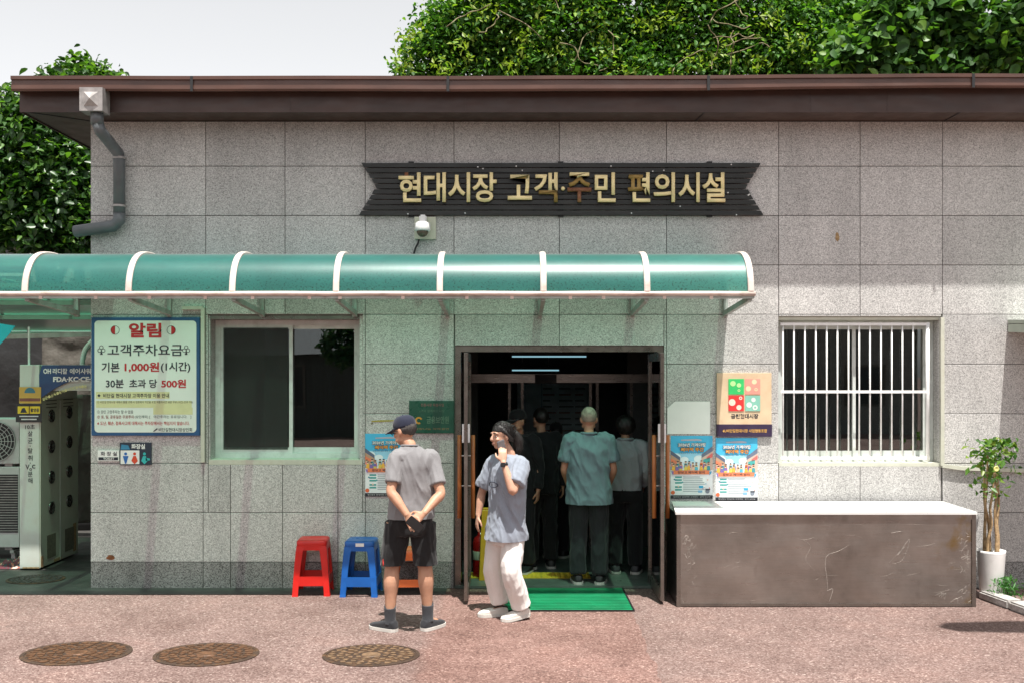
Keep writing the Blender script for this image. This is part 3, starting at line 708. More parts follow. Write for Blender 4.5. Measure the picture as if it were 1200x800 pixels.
for px, h in ((136.5, (90, 270)), (202, (-90, 90))):
    bm = bmesh.new(); disc(bm, wx(px), wz(387), 0.040, yb, *h); at(obj('half_disc', bm, RED), nb)
    bm = bmesh.new(); disc(bm, wx(px), wz(387), 0.041, yb, ri=0.037); at(obj('ring', bm, INK), nb)
nt_('알림', 151, 189, 387, 17, RED, 0.035)
nt_('고객주차요금', 126, 214, 410, 13.5, INK, 0.012)
for px in (120.5, 219.5):
    bm = bmesh.new()
    for ox, oz in ((-0.017, -0.004), (0.017, -0.004), (0, 0.024)): disc(bm, wx(px) + ox, wz(410) + oz, 0.019, yb, ri=0.014, n=12)
    poly(bm, [(wx(px) - 0.014, yb, wz(410) - 0.042), (wx(px) + 0.014, yb, wz(410) - 0.042), (wx(px), yb, wz(410) - 0.01)]); at(obj('clover_mark', bm, INK), nb)
nt_('기본', 119, 140, 430, 11.5, INK); nt_('1,000원', 146, 186.5, 430, 12, RED, 0.03); nt_('(1시간)', 188.5, 223, 430, 12.5, INK)
nt_('30분', 124, 145, 449, 10, INK); nt_('초과', 151.5, 171, 449, 10, INK); nt_('당', 175, 184, 449, 10, INK); nt_('500원', 189, 218, 449, 10, RED, 0.03)
bm = bmesh.new(); c0 = wp(116, 463, .0335); q = 0.015; poly(bm, [(c0.x - q, yb, c0.z), (c0.x, yb, c0.z - q), (c0.x + q, yb, c0.z), (c0.x, yb, c0.z + q)]); at(obj('bullet', bm, INK), nb)
nt_('비단길 현대시장 고객주차장 이용 안내', 121, 198, 463, 5, INK, 0.02)
nt_('① 비단길 현대시장 내에서 물품 구매 시 점포에서 직인을 포함 제출하시면 30분 무료 (시간) 초과 가능', 114, 226, 470.8, 3.4, INK, 0.0)
nt_('② 상인 고정주차는 할 수 없음', 114, 156, 482, 4, INK, 0.0)
nt_('③ 토, 일, 공휴일은 무료주차', 114, 157, 488, 4, FL((0.25, 0.02, 0.02)), 0.01); nt_('(상인제외) [', 158, 176, 488, 4, INK, 0.0); nt_('야간주차는 유료입니다.   ]', 180, 224, 488, 4, INK, 0.0)
nt_('※ 도난, 훼손, 접촉사고에 대해서는 주차장에서는 책임지지 않습니다.', 114, 222, 495.5, 4.6, RED, 0.01)
nt_('비단길현대시장상인회', 186, 225, 503, 4.6, INK, 0.01)
bm = bmesh.new(); poly(bm, [tuple(wp(179, 505, .0335)), tuple(wp(184, 501, .0335)), tuple(wp(185, 502, .0335)), tuple(wp(181, 505, .0335))]); at(obj('small_emblem', bm, INK), nb)

# ---- toilet signs
WHT = M('white_sign_face', (0.78, 0.78, 0.76), 0.4, 0, 0.04, 5); NAVY = FL((0.015, 0.025, 0.045))
ts = thing('toilet_plate', 'small white toilet plate with a black strip under the notice board', 'sign', (wx(127), 0, wz(533)))
at(bxo('plate', wx(115), wx(140), -0.012, -0.001, wz(539.5), wz(527), WHT), ts)
nt_('화 장 실', 118, 137, 531, 5, INK, 0.02, .012, -0.0135, ts)
bm = bmesh.new(); poly(bm, [(wx(116), -0.0130, wz(538.5)), (wx(139), -0.0130, wz(538.5)), (wx(139), -0.0130, wz(535)), (wx(116), -0.0130, wz(535))]); at(obj('black_strip', bm, INK), ts)
nt_('TOILET', 121, 134, 536.8, 2.4, WHT, 0.02, .013, -0.0145, ts)
t2 = thing('toilet_pictogram_sign', 'dark toilet sign with blue, red and teal figure pictograms', 'sign', (wx(159), 0, wz(531)))
at(bxo('plate', wx(141), wx(178), -0.014, -0.001, wz(544), wz(518), NAVY), t2)
bm = bmesh.new(); poly(bm, [(wx(142), -0.0150, wz(543)), (wx(164), -0.0150, wz(543)), (wx(164), -0.0150, wz(527)), (wx(142), -0.0150, wz(527))]); at(obj('white_field', bm, WHT), t2)
bm = bmesh.new(); poly(bm, [(wx(142), -0.0150, wz(526)), (wx(153), -0.0150, wz(526)), (wx(151), -0.0150, wz(521)), (wx(143), -0.0150, wz(520))]); at(obj('blue_mark', bm, FL((0.03, 0.2, 0.35))), t2)
nt_('화장실', 154, 170, 522.5, 6, WHT, 0.03, .014, -0.0155, t2)
for px, c_, dress in ((148, (0.02, 0.13, 0.42), 0), (158.5, (0.62, 0.06, 0.02), 1), (170, (0.03, 0.42, 0.42), 2)):
    bm = bmesh.new(); disc(bm, wx(px), wz(531), 0.014, -0.0165, n=10)
    X, Z = wx(px), wz(538)
    if dress: poly(bm, [(X - 0.012, -0.0165, Z + 0.036), (X - 0.030, -0.0165, Z - 0.010), (X, -0.0165, Z - 0.040), (X + 0.030, -0.0165, Z - 0.010), (X + 0.012, -0.0165, Z + 0.036)])
    else: poly(bm, [(X - 0.026, -0.0165, Z + 0.036), (X - 0.006, -0.0165, Z - 0.036), (X + 0.006, -0.0165, Z - 0.036), (X + 0.026, -0.0165, Z + 0.036)])
    if dress == 2: poly(bm, [(X + 0.012, -0.0165, Z + 0.02), (X + 0.05, -0.0165, Z + 0.012), (X + 0.05, -0.0165, Z - 0.004), (X + 0.012, -0.0165, Z - 0.01)])
    at(obj('pictogram', bm, FL(c_)), t2)

# ---- green plaque by the door
pq = thing('green_plaque', 'dark green name plaque beside the left door jamb', 'plaque', (wx(505), 0, wz(487)))
at(bxo('plate', wx(479.5), wx(532), -0.02, -0.001, wz(507), wz(469), M('green_enamel', (0.012, 0.085, 0.055), 0.3), None, 0.003), pq)
bm = bmesh.new(); rr = [(480.5, 531, 505.8, 470.2), (482, 529.5, 504.5, 471.5)]
GR2 = FL((0.10, 0.20, 0.13)); BRZ = FL((0.30, 0.20, 0.09))
nt_('전통시장 육성사업', 493, 520, 474, 3.4, FL((0.22, 0.12, 0.10)), 0.02, .02, -0.0215, pq)
nt_('고객과 함께하는 시장', 490, 521, 481, 3.0, GR2, 0.0, .02, -0.0215, pq)
nt_('금융보안원', 500, 526, 491.5, 8.5, GR2, 0.02, .02, -0.0215, pq)
bm = bmesh.new(); disc(bm, wx(491), wz(492), 0.034, -0.0215, 20, 300, 14, ri=0.018); at(obj('emblem', bm, FL((0.55, 0.26, 0.03))), pq)
nt_('사랑나눔 자매결연', 486, 526, 502, 2.4, BRZ, 0.0, .02, -0.0215, pq)
st = thing('torn_sticker_strip', 'torn yellow sticker strip above the event poster by the window', 'sticker', (wx(445), 0, wz(493)))
bm = bmesh.new(); poly(bm, [(wx(436), -0.003, wz(494)), (wx(462), -0.003, wz(493)), (wx(462), -0.003, wz(491.6)), (wx(446), -0.003, wz(491.8)), (wx(435), -0.003, wz(492.6))]); at(obj('strip', bm, FL((0.35, 0.30, 0.04))), st)
bm = bmesh.new(); poly(bm, [(wx(435.5), -0.003, wz(497)), (wx(437), -0.003, wz(496)), (wx(436.5), -0.003, wz(494.5)), (wx(435), -0.003, wz(495))]); at(obj('torn_corner', bm, FL((0.12, 0.1, 0.03))), st)

# ---- event posters: a sheet with flat print, local frame 49 x 73 px of wall
POSTER = thing('event_poster', 'event poster half hidden behind the man in grey, left of the door', 'poster', (wx(428), -0.0015, wz(507.5)), 0, 'market event posters')
PU = 1 / S
def poster_parts(root):
    L = []
    def P(pts, col, lay): L.append((pts, col, lay))
    def lay_mesh(name, shapes, parent):
        bm = bmesh.new(); cols = []; 
        for pts, col, lay in shapes:
            if col not in cols: cols.append(col)
            poly(bm, [(x * PU, -0.0006 * lay, -y * PU) for x, y in pts], cols.index(col))
        for f in bm.faces:
            f.normal_update()
            if f.normal.y > 0: f.normal_flip()
        return tag(obj(name, bm, [FL(c) for c in cols], parent), kind='stuff')
    W_, H_ = 49.0, 73.5
    bxo('sheet', 0, W_ * PU, -0.001, 0.0008, -H_ * PU, 0, FL((0.80, 0.83, 0.84)), root)
    C = lambda x, y, r, n=10, sy=1.0: [(x + r * math.cos(2 * math.pi * k / n), y + sy * r * math.sin(2 * math.pi * k / n)) for k in range(n)]
    rc = lambda a, b, c, d: [(a, c), (b, c), (b, d), (a, d)]
    sh = [(rc(0, W_, 0, 20), (0.06, 0.45, 0.72), 2), (rc(0, W_, 20, 30), (0.30, 0.62, 0.80), 2), (rc(0, W_, 30, 38), (0.62, 0.76, 0.84), 2)]
    for cx, cy, r in ((6, 25, 6), (16, 28, 5), (33, 27, 6), (43, 24, 5)): sh.append((C(cx, cy, r, 12, 0.7), (0.74, 0.83, 0.86), 3))
    lay_mesh('sky_print', sh, root)
    sh = [([(0, 17), (11, 25), (11, 29), (0, 22)], (0.10, 0.13, 0.20), 4), ([(0, 22), (11, 29), (13, 40), (0, 40)], (0.46, 0.28, 0.18), 4),
          ([(49, 12), (36, 22), (36, 26), (49, 18)], (0.14, 0.17, 0.24), 4), ([(49, 18), (36, 26), (34, 40), (49, 40)], (0.60, 0.44, 0.36), 4),
          ([(49, 20), (42, 25), (42, 28), (49, 25)], (0.70, 0.16, 0.14), 5), ([(0, 26), (7, 30), (7, 33), (0, 30)], (0.72, 0.20, 0.10), 5), ([(38, 28), (46, 25), (46, 31), (38, 33)], (0.06, 0.38, 0.36), 5)]
    lay_mesh('stall_print', sh, root)
    rp = random.Random(21); pal = [(0.75, 0.16, 0.06), (0.80, 0.42, 0.06), (0.05, 0.30, 0.34), (0.08, 0.42, 0.55), (0.72, 0.28, 0.24), (0.70, 0.55, 0.10), (0.20, 0.14, 0.40), (0.80, 0.50, 0.36)]
    sh = []
    for k in range(20):
        x = 2.5 + (k % 10) * 4.7 + rp.uniform(-1, 1); y = (31.5 if k < 10 else 35) + rp.uniform(-1.5, 1.2); c = rp.choice(pal); b = 4 + (k >= 10) * 4
        sh.append(([(x - 2.0, y + 6.5), (x - 1.7, y + 2), (x - 0.9, y + 1.1), (x + 0.9, y + 1.1), (x + 1.7, y + 2), (x + 2.0, y + 6.5)], c, b + 1))
        sh.append((C(x, y - 0.2, 1.35, 8), (0.80, 0.55, 0.40), b + 2)); sh.append((C(x, y - 0.9, 1.3, 8, 0.6), rp.choice([(0.03, 0.02, 0.02), (0.12, 0.05, 0.03), (0.02, 0.03, 0.06)]), b + 3))
        if k % 3 == 0: sh.append((rc(x - 1.6, x + 1.6, y + 4.5, y + 6.5), rp.choice(pal), b + 3))
    lay_mesh('crowd_print', sh, root)
    sh = [(rc(3, 45, 40.5, 45), (0.75, 0.22, 0.10), 14), ([(0.5, 41.5), (3, 42), (3, 46), (1.5, 44.5)], (0.25, 0.16, 0.45), 13), ([(48, 41.5), (45, 42), (45, 46), (47, 44.5)], (0.06, 0.35, 0.55), 13)]
    for k in range(5): sh.append((rc(5, 13, 47.5 + k * 3.3 + (k > 2) * 1.6, 49.4 + k * 3.3 + (k > 2) * 1.6), (0.04, 0.32, 0.30), 3))
    for k in range(9):
        sh.append((rc(14.5, 14.5 + rp.uniform(16, 26), 47.8 + k * 2.1, 48.7 + k * 2.1), (0.32, 0.36, 0.40), 3))
    for k in range(8): sh.append((C(rp.uniform(3, 46), rp.uniform(47, 66), rp.uniform(0.5, 1.1), 6), rp.choice(pal + [(0.7, 0.6, 0.2)]), 4))
    sh += [(rc(33, 38, 58.5, 61.5), (0.03, 0.36, 0.62), 5), (C(43, 65, 2.6, 10), (0.22, 0.25, 0.30), 5), (rc(40.5, 46, 62, 63.8), (0.05, 0.06, 0.08), 6), (rc(32, 37, 64, 66.5), (0.20, 0.42, 0.62), 5), (C(2.5, 66.5, 2.4, 10), (0.72, 0.14, 0.05), 5), (rc(0, W_, 69.5, 73.5), (0.02, 0.022, 0.03), 6), ([(12, 4.5), (30, 3.5), (36, 4.5), (36, 6), (12, 6)], (0.40, 0.42, 0.50), 4)]
    lay_mesh('text_block_print', sh, root)
    def T(body, a, b, y, h, col, lay, bold=0.03):
        lettering(body, a * PU, b * PU, -y * PU, h * PU, -0.0006 * lay, FL(col), root, bold)
    T('2026년 가계야행', 8, 41, 10.5, 5.0, (0.02, 0.02, 0.05), 14, 0.075); T('2026년 가계야행', 8.6, 40.4, 10.5, 4.2, (0.85, 0.85, 0.82), 15, 0.02)
    T('페이백 주간', 11, 39, 16, 5.2, (0.10, 0.03, 0.02), 14, 0.075); T('페이백 주간', 11.6, 38.4, 16, 4.4, (0.80, 0.33, 0.05), 15, 0.02)
    T('전통시장에서 장보고 혜택 받자', 9, 40, 20.2, 1.5, (0.04, 0.06, 0.12), 14, 0.0)
    T('장보고 페이백 받자', 8, 40, 42.8, 3.0, (0.03, 0.02, 0.03), 15, 0.02)
    T('행사장소 현대시장 고객센터   문의 상인회', 3, 46, 71.5, 1.6, (0.65, 0.65, 0.65), 8, 0.0)
poster_parts(POSTER)
for (px, py), lab in zip(((786, 510), (838.5, 512.5)), ('event poster above the counter, nearest to the door', 'event poster above the counter, under the purple banded plaque')):
    c = copy_tree(POSTER); c.location = (wx(px), -0.0015 - (px > 800) * 0.003, wz(py)); c['label'] = lab
# white blank sheet with a cut corner
bm = bmesh.new(); prism(bm, [tuple(wp(a, b, 0.006)) for a, b in ((782, 508), (832, 508), (832, 470), (791, 470), (782, 478))], (0, 0.004, 0)); bmesh.ops.recalc_face_normals(bm, faces=bm.faces[:])
tag(obj('blank_sheet', bm, WHT), 'blank white sheet with a cut corner right of the door', 'sheet')
# fruit plaque
fp = thing('market_plaque', 'cream market plaque with four coloured produce squares and purple band', 'plaque', (wx(871), 0, wz(473)))
at(bxo('panel', wx(839.5), wx(903.5), -0.022, -0.001, wz(497), wz(436.5), M('cream_plaque', (0.66, 0.50, 0.33), 0.45, 0, 0.08, 6, dirt=(0.5, 0.3, 0.15), dscale=5, damt=0.4), None, 0.003), fp)
at(bxo('purple_band', wx(839), wx(904), -0.026, -0.0005, wz(511), wz(496.5), M('purple_band', (0.035, 0.022, 0.055), 0.4), None, 0.003), fp)
yq = -0.0235
for (a, b, c_, d), col in zip(((853, 871, 443.5, 461.5), (872.5, 890, 443.5, 461.5), (853, 871, 463, 481), (872.5, 890, 463, 481)), ((0.03, 0.50, 0.13), (0.75, 0.30, 0.24), (0.66, 0.03, 0.03), (0.22, 0.50, 0.40))):
    at(bxo('colour_square', wx(a), wx(b), yq - 0.004, -0.0221, wz(d), wz(c_), FL(col)), fp)
shapes = [([('d', 859, 449, 3.2), ('d', 866, 451, 2.6), ('d', 866, 457, 1.6)], (0.45, 0.75, 0.30)), ([('d', 884, 447, 3.0), ('d', 877, 455, 3.2), ('d', 886, 456, 2.0)], (0.82, 0.62, 0.40)), ([('d', 858, 471, 4.0), ('d', 866, 477, 3.0), ('d', 868, 466, 2.0)], (0.80, 0.62, 0.52)), ([('d', 883, 468, 2.6), ('d', 878, 474, 3.2), ('d', 885, 477, 3.0)], (0.72, 0.80, 0.72))]
for grp, col in shapes:
    bm = bmesh.new()
    for k, (_, px, py, r) in enumerate(grp): disc(bm, wx(px, .03), wz(py, .03), r / S, yq - 0.0048 - 0.0002 * k, n=14, ri=(r * 0.45 / S if k == 2 else 0))
    at(obj('produce_motif', bm, FL(col)), fp)
at(lettering('금천현대시장', wx(856), wx(888), wz(487), 5.6 / S, yq, INK, None, 0.03), fp)
at(lettering('4U비단길현대시장 사업협동조합', wx(846), wx(898), wz(504), 4.0 / S, -0.0275, FL((0.62, 0.34, 0.08)), None, 0.02), fp)
# small rust stains stay in shape of their own: two thin flakes on the wall
MAT['rust'] = M('rust_stain', (0.20, 0.07, 0.025), 0.9, 0, 0.3, 30)
def blot(px, py, rx, rz, seed, lab):
    bm = bmesh.new(); pts = []
    for k in range(18):
        a = 2 * math.pi * k / 18; q = 1 + 0.45 * noise.noise((math.cos(a) * 1.3, math.sin(a) * 1.3, seed))
        pts.append((wx(px) + rx / S * q * math.cos(a), -0.0028, wz(py) + rz / S * q * math.sin(a)))
    poly(bm, pts); f = bm.faces[:][0]; f.normal_update()
    if f.normal.y > 0: f.normal_flip()
    tag(obj('rust_stain', bm, MAT['rust']), lab, 'stain', 'rust stains on the granite')
blot(130, 652.5, 5, 3, 1, 'small rust stain low on the granite near the left corner')
MAT['rust'] = M('tan_blotch', (0.36, 0.24, 0.12), 0.9, 0, 0.3, 40); blot(981, 278, 2.6, 5.0, 5, 'tan blotch high on the wall right of the sign')

# ======================= at the right: counter, pots, lean-to =======================
def counter_mat():
    m, nt, bs = nodes_of('scuffed_stainless_sheet'); bs.inputs['Metallic'].default_value = 0.9
    v = coords(nt); vs = coords(nt, (0.4, 1, 9))
    c = ramp(nt, nz(nt, v, 1.3, 5, 0.6), [(0.3, (0.20, 0.18, 0.16)), (0.5, (0.31, 0.285, 0.26)), (0.72, (0.44, 0.41, 0.38))])
    c = mix(nt, c, ramp(nt, nz(nt, vs, 14, 3), [(0.3, 0.96), (0.7, 1.04)]), 1.0, 'MULTIPLY')
    # pale scrape marks, thin and curling, in a few places only
    def wave(sc, d, ds, lo, hi):
        w = nt.nodes.new('ShaderNodeTexNoise'); w.inputs['Scale'].default_value = sc; w.inputs['Detail'].default_value = d; w.inputs['Distortion'].default_value = ds
        nt.links.new(v, w.inputs['Vector']); a = math_n(nt, 'ABSOLUTE', math_n(nt, 'SUBTRACT', w.outputs['Fac'], 0.5))
        return ramp(nt, a, [(lo, 1.0), (hi, 0.0)])
    sx = nt.nodes.new('ShaderNodeSeparateXYZ'); nt.links.new(v, sx.inputs[0])
    def near(x0, wd):
        return ramp(nt, math_n(nt, 'ABSOLUTE', math_n(nt, 'SUBTRACT', sx.outputs['X'], x0)), [(wd * 0.3, 1.0), (wd, 0.0)])
    msk = math_n(nt, 'MAXIMUM', math_n(nt, 'MAXIMUM', near(1.52, 0.10), near(3.86, 0.13)), math_n(nt, 'MAXIMUM', near(2.66, 0.09), math_n(nt, 'MULTIPLY', near(3.25, 0.16), 0.8)))
    sc_ = math_n(nt, 'MULTIPLY', wave(9, 4, 1.6, 0.004, 0.02), msk)
    c = mix(nt, c, (0.62, 0.58, 0.52), math_n(nt, 'MULTIPLY', sc_, 0.10))
    rs = math_n(nt, 'MULTIPLY', ramp(nt, nz(nt, v, 5, 4), [(0.52, 0.0), (0.68, 0.8)]), near(3.80, 0.22))
    c = mix(nt, c, (0.26, 0.17, 0.045), rs)
    dk = ramp(nt, nz(nt, coords(nt, (1, 1, 0.5)), 6.5, 3), [(0.66, 0.0), (0.78, 0.3)]); c = mix(nt, c, (0.12, 0.10, 0.09), dk)
    nt.links.new(c, bs.inputs['Base Color'])
    nt.links.new(ramp(nt, nz(nt, vs, 8, 4), [(0.3, 0.26), (0.7, 0.40)]), bs.inputs['Roughness'])
    bump(nt, bs, nz(nt, v, 1.6, 2), 0.05, 0.5); return m
MAT['counter'] = counter_mat()
MAT['counter_top'] = M('glare_pale_metal_top', (0.74, 0.74, 0.72), 0.35, 0.15, 0.06, 3)  # overexposed glare on the metal top, put into its colour
ct = thing('steel_counter', 'long scuffed stainless steel counter with glare painted pale on its top under the barred window', 'counter', (2.68, -0.42, 0))
cx0, cx1, cp, ch = wx(793, .75), wx(1144, .75), 0.75, 0.81
at(bxo('front_panel', cx0 + 0.02, cx1 - 0.035, -cp + 0.012, -cp + 0.02, 0.012, ch - 0.025, MAT['counter']), ct)
bm = bmesh.new(); prism(bm, [(wx(787, .07), -0.07, ch + 0.004), (wx(1105, .07) + 0.32, -0.07, ch + 0.004), (cx1 + 0.004, -cp - 0.012, ch), (cx0 - 0.012, -cp - 0.012, ch)][::-1], (0, 0, -0.022)); bmesh.ops.recalc_face_normals(bm, faces=bm.faces[:])
for v_ in bm.verts:
    if v_.co.x > 3.9 and v_.co.y > -0.2: v_.co.x = cx1
at(obj('top', bm, MAT['counter_top']), ct)
at(bxo('top_band', cx0 + 0.003, cx1 - 0.003, -cp + 0.003, -cp + 0.011, ch - 0.065, ch - 0.023, MAT['counter']), ct)
for x in (cx0, cx1 - 0.035):
    at(bxo('leg', x, x + 0.035, -cp, -cp + 0.035, 0.001, ch - 0.024, MAT['bronze'], None, 0.003), ct); at(bxo('leg', x, x + 0.035, -0.11, -0.075, 0.001, ch - 0.024, MAT['bronze'], None, 0.003), ct)
at(bxo('bottom_rail', cx0 + 0.036, cx1 - 0.036, -cp + 0.004, -cp + 0.011, 0.006, 0.03, MAT['bronze']), ct)
at(bxo('side_panel', cx0 + 0.010, cx0 + 0.018, -cp + 0.037, -0.113, 0.02, ch - 0.03, MAT['black']), ct); at(bxo('side_panel', cx1 - 0.020, cx1 - 0.012, -cp + 0.037, -0.113, 0.02, ch - 0.03, MAT['counter']), ct)
at(bxo('shelf', cx0 + 0.03, cx1 - 0.04, -cp + 0.03, -0.12, 0.18, 0.2, MAT['counter']), ct)

rq = random.Random(9); cpx = lambda px, py: (wx(px, .74), -cp + 0.0112, wz(py, .74))
SCR = M('pale_scrape', (0.40, 0.36, 0.32), 0.6, 0.3, 0.3, 30)
def scrape(pts, w=0.0016):
    bm = bmesh.new(); P = catmull([cpx(*p) for p in pts], 5); n_ = len(P)
    tube(bm, P, [(w * (0.3 + math.sin(math.pi * (i + .3) / n_)), 0.0007) for i in range(n_)], 6, ref=(0, 1, 0)); at(obj('scrape_mark', bm, SCR), ct)
scrape([(995, 638), (983, 645), (970, 650), (967, 660), (969, 676), (970, 692)], 0.0017); scrape([(941, 632), (950, 640), (944, 655), (955, 668)], 0.001)
scrape([(1042, 659), (1060, 640), (1052, 650), (1066, 631), (1058, 655), (1046, 660)], 0.0012); scrape([(1044, 624), (1056, 622)], 0.0016); scrape([(969, 692), (976, 690), (972, 704)], 0.002)
for k in range(64):
    side = k % 2; px = rq.gauss(809, 5) if side == 0 else rq.gauss(1133, 4); py = rq.choice([rq.uniform(625, 662), rq.uniform(620, 706)]); pts = [(px, py)]
    for i in range(rq.choice([1, 1, 2, 3])): pts.append((pts[-1][0] + rq.uniform(-5, 4), pts[-1][1] + rq.uniform(-3, 6)))
    pts = [(min(max(a, 797), 1139), min(max(b_, 612), 709)) for a, b_ in pts]; scrape(pts, rq.uniform(0.0005, 0.0016))
for k in range(6): px, py = rq.uniform(1096, 1128), rq.uniform(690, 706); scrape([(px, py), (px + rq.uniform(3, 10), py - rq.uniform(2, 6)), (px + rq.uniform(4, 12), py + rq.uniform(0, 4))], 0.0012)
for k in range(22):
    px, py = rq.uniform(830, 1120), rq.uniform(612, 704); L_ = rq.uniform(4, 26); scrape([(px, py), (px + L_ * .5, py + rq.uniform(-2, 2)), (px + L_, py + rq.uniform(-4, 4))], rq.uniform(0.0003, 0.0006))
# kerb stones round the planting corner at the right
ka = gp(1146, 701); kb = gp(1203, 722)
kd = (kb - ka).normalized(); kn = Vector((kd.y, -kd.x, 0))
for k in range(3):
    a = ka + kd * (0.42 * k + 0.004); b = ka + kd * (0.42 * (k + 1) - 0.004)
    bm = bmesh.new(); prism(bm, [a, b, b - kn * 0.15, a - kn * 0.15], (0, 0, 0.075)); bmesh.ops.recalc_face_normals(bm, faces=bm.faces[:])
    bmesh.ops.bevel(bm, geom=bm.edges[:], offset=0.014, segments=2, affect='EDGES')
    tag(obj('kerb_stone', bm, MAT['kerb']), ['pale kerb stone touching the foot of the steel counter', 'pale kerb stone in the middle of the planting corner', 'pale kerb stone farthest from the counter at the edge'][k], 'kerb stone', 'kerb stones by the white pot')
MAT['pot'] = M('white_glazed_pot', (0.78, 0.77, 0.75), 0.35, 0, 0.05, 4, dirt=(0.5, 0.48, 0.44), dscale=5, damt=0.3)
pc = gp(1161.5, 701); PH = 0.43
pt = thing('potted_plant', 'tall bare stemmed leafy plant in a white tapered pot beside the counter', 'plant', (pc.x, pc.y, 0))
bm = bmesh.new(); lathe(bm, [(0.088, 0.002), (0.090, 0.01), (0.118, PH - 0.02), (0.120, PH), (0.110, PH), (0.106, PH - 0.04), (0.0, PH - 0.045)], n=28); obj('pot', bm, MAT['pot'], pt, True)
bm = bmesh.new(); lathe(bm, [(0.104, PH - 0.05), (0.10, PH - 0.03), (0.05, PH - 0.022), (0.001, PH - 0.02)], n=16); obj('soil', bm, M('dry_soil', (0.06, 0.04, 0.028), 0.95, 0, 0.3, 60), pt)
MAT['stem'] = M('pale_woody_stem', (0.40, 0.27, 0.14), 0.8, 0, 0.3, 25, 0.004, 60, dirt=(0.10, 0.055, 0.025), dscale=18, damt=0.7)
rp = random.Random(4)
for k in range(5):
    a = 2 * math.pi * k / 5; pts = []
    for i in range(7):
        t = i / 6; pts.append((0.06 * math.cos(a + t) * (1 - 0.1 * t) + 0.04 * t * math.cos(a * 2) + rp.uniform(-.012, .012), 0.05 * math.sin(a + t) + rp.uniform(-.012, .012), PH - 0.03 + t * (0.78 + 0.06 * (k % 3))))
    bm = bmesh.new(); tube(bm, catmull(pts, 3), [0.016 - 0.009 * i / 18 for i in range(19)], 7); obj('stem', bm, MAT['stem'], pt, True)

def leaf_mat(name, cols, rough=0.42, trans=0.35, gloss=0.5):
    m, nt, bs = nodes_of(name)
    g = nt.nodes.new('ShaderNodeNewGeometry')
    c = ramp(nt, g.outputs['Random Per Island'], [(i / max(1, len(cols) - 1), q) for i, q in enumerate(cols)])
    nt.links.new(c, bs.inputs['Base Color']); bs.inputs['Roughness'].default_value = rough; bs.inputs['Specular IOR Level'].default_value = gloss
    tl = nt.nodes.new('ShaderNodeBsdfTranslucent'); c2 = mix(nt, c, (1.25, 1.45, 0.55), 1.0, 'MULTIPLY'); nt.links.new(c2, tl.inputs[0])
    mx = nt.nodes.new('ShaderNodeMixShader'); mx.inputs[0].default_value = trans
    nt.links.new(bs.outputs[0], mx.inputs[1]); nt.links.new(tl.outputs[0], mx.inputs[2]); nt.links.new(mx.outputs[0], nt.nodes['Material Output'].inputs[0])
    return m
def leaves_mesh(name, P, N, size, rs, long=1.9, fold=0.25, lobed=False):
    """leaf blades (4 triangles each) at points P with normals near N"""
    n = len(P)
    N = N / (np.linalg.norm(N, axis=1, keepdims=True) + 1e-9)
    T = rs.normal(size=(n, 3)); T[:, 2] -= 0.5; T -= N * (T * N).sum(1, keepdims=True); T /= np.linalg.norm(T, axis=1, keepdims=True) + 1e-9
    B = np.cross(N, T); s = (size * rs.uniform(0.6, 1.35, n))[:, None]
    L = T * s * long / 2; W = B * s / 2; Nn = N * s * fold
    if lobed:      # rounder blade of eight triangles, edges curling
        cv = rs.uniform(-0.25, 0.25, (n, 1)) * Nn
        ring = [P - L, P + W * 0.8 - L * 0.72 + Nn * 0.5, P + W * 1.05 - L * 0.15 + Nn + cv, P + W * 0.72 + L * 0.45 + Nn * 0.6, P + L - Nn * 0.6, P - W * 0.72 + L * 0.45 + Nn * 0.6, P - W * 1.05 - L * 0.15 + Nn - cv, P - W * 0.8 - L * 0.72 + Nn * 0.5, P - L * 0.05]
        v = np.stack(ring, 1).reshape(-1, 3); b = np.arange(n)[:, None] * 9
        tri = np.concatenate([b + [i, (i + 1) % 8, 8] for i in range(8)], 1).reshape(-1, 3)
    else:
        v = np.stack([P - L, P + W - L * 0.15 + Nn, P + L - Nn * 0.4, P - W - L * 0.15 + Nn, P + L * 0.15 - Nn * 0.1], 1).reshape(-1, 3)
        b = np.arange(n)[:, None] * 5
        tri = np.concatenate([b + [0, 1, 4], b + [1, 2, 4], b + [2, 3, 4], b + [3, 0, 4]], 1).reshape(-1, 3)
    me = bpy.data.meshes.new(name); me.vertices.add(len(v)); me.vertices.foreach_set('co', v.ravel())
    me.loops.add(tri.size); me.loops.foreach_set('vertex_index', tri.ravel().astype(np.int32))
    me.polygons.add(len(tri)); me.polygons.foreach_set('loop_start', np.arange(0, tri.size, 3, dtype=np.int32)); me.polygons.foreach_set('loop_total', np.full(len(tri), 3, dtype=np.int32))
    me.update(calc_edges=True); me.validate(); return me
rs = np.random.RandomState(3)
MAT['leaf_pot'] = leaf_mat('pot_plant_leaf', [(0.03, 0.09, 0.018), (0.06, 0.16, 0.02), (0.12, 0.24, 0.03), (0.20, 0.26, 0.04)])
n = 300
P = np.stack([rs.normal(0, 0.085, n), rs.normal(0, 0.07, n), 0.78 + 0.62 * rs.beta(2.6, 1.4, n)], 1); P[:, 0] *= 0.5 + 0.75 * (P[:, 2] - 0.78) / 0.6
ex = np.stack([rs.uniform(-0.05, 0.22, 60), rs.normal(0, 0.04, 60), 1.37 + rs.normal(0, 0.025, 60)], 1); P = np.concatenate([P, ex])
o = obj('foliage', leaves_mesh('foliage', P, rs.normal(size=(len(P), 3)) + [0, -0.4, 0.7], 0.034, rs), MAT['leaf_pot'], pt)
bm = bmesh.new(); lathe(bm, [(0.001, 0.0), (0.020, 0.006), (0.024, 0.0), (0.010, -0.008)], (-0.03, -0.16, 1.16), 12, axis='Y'); obj('blossom', bm, M('yellow_blossom', (0.62, 0.60, 0.20), 0.5), pt)
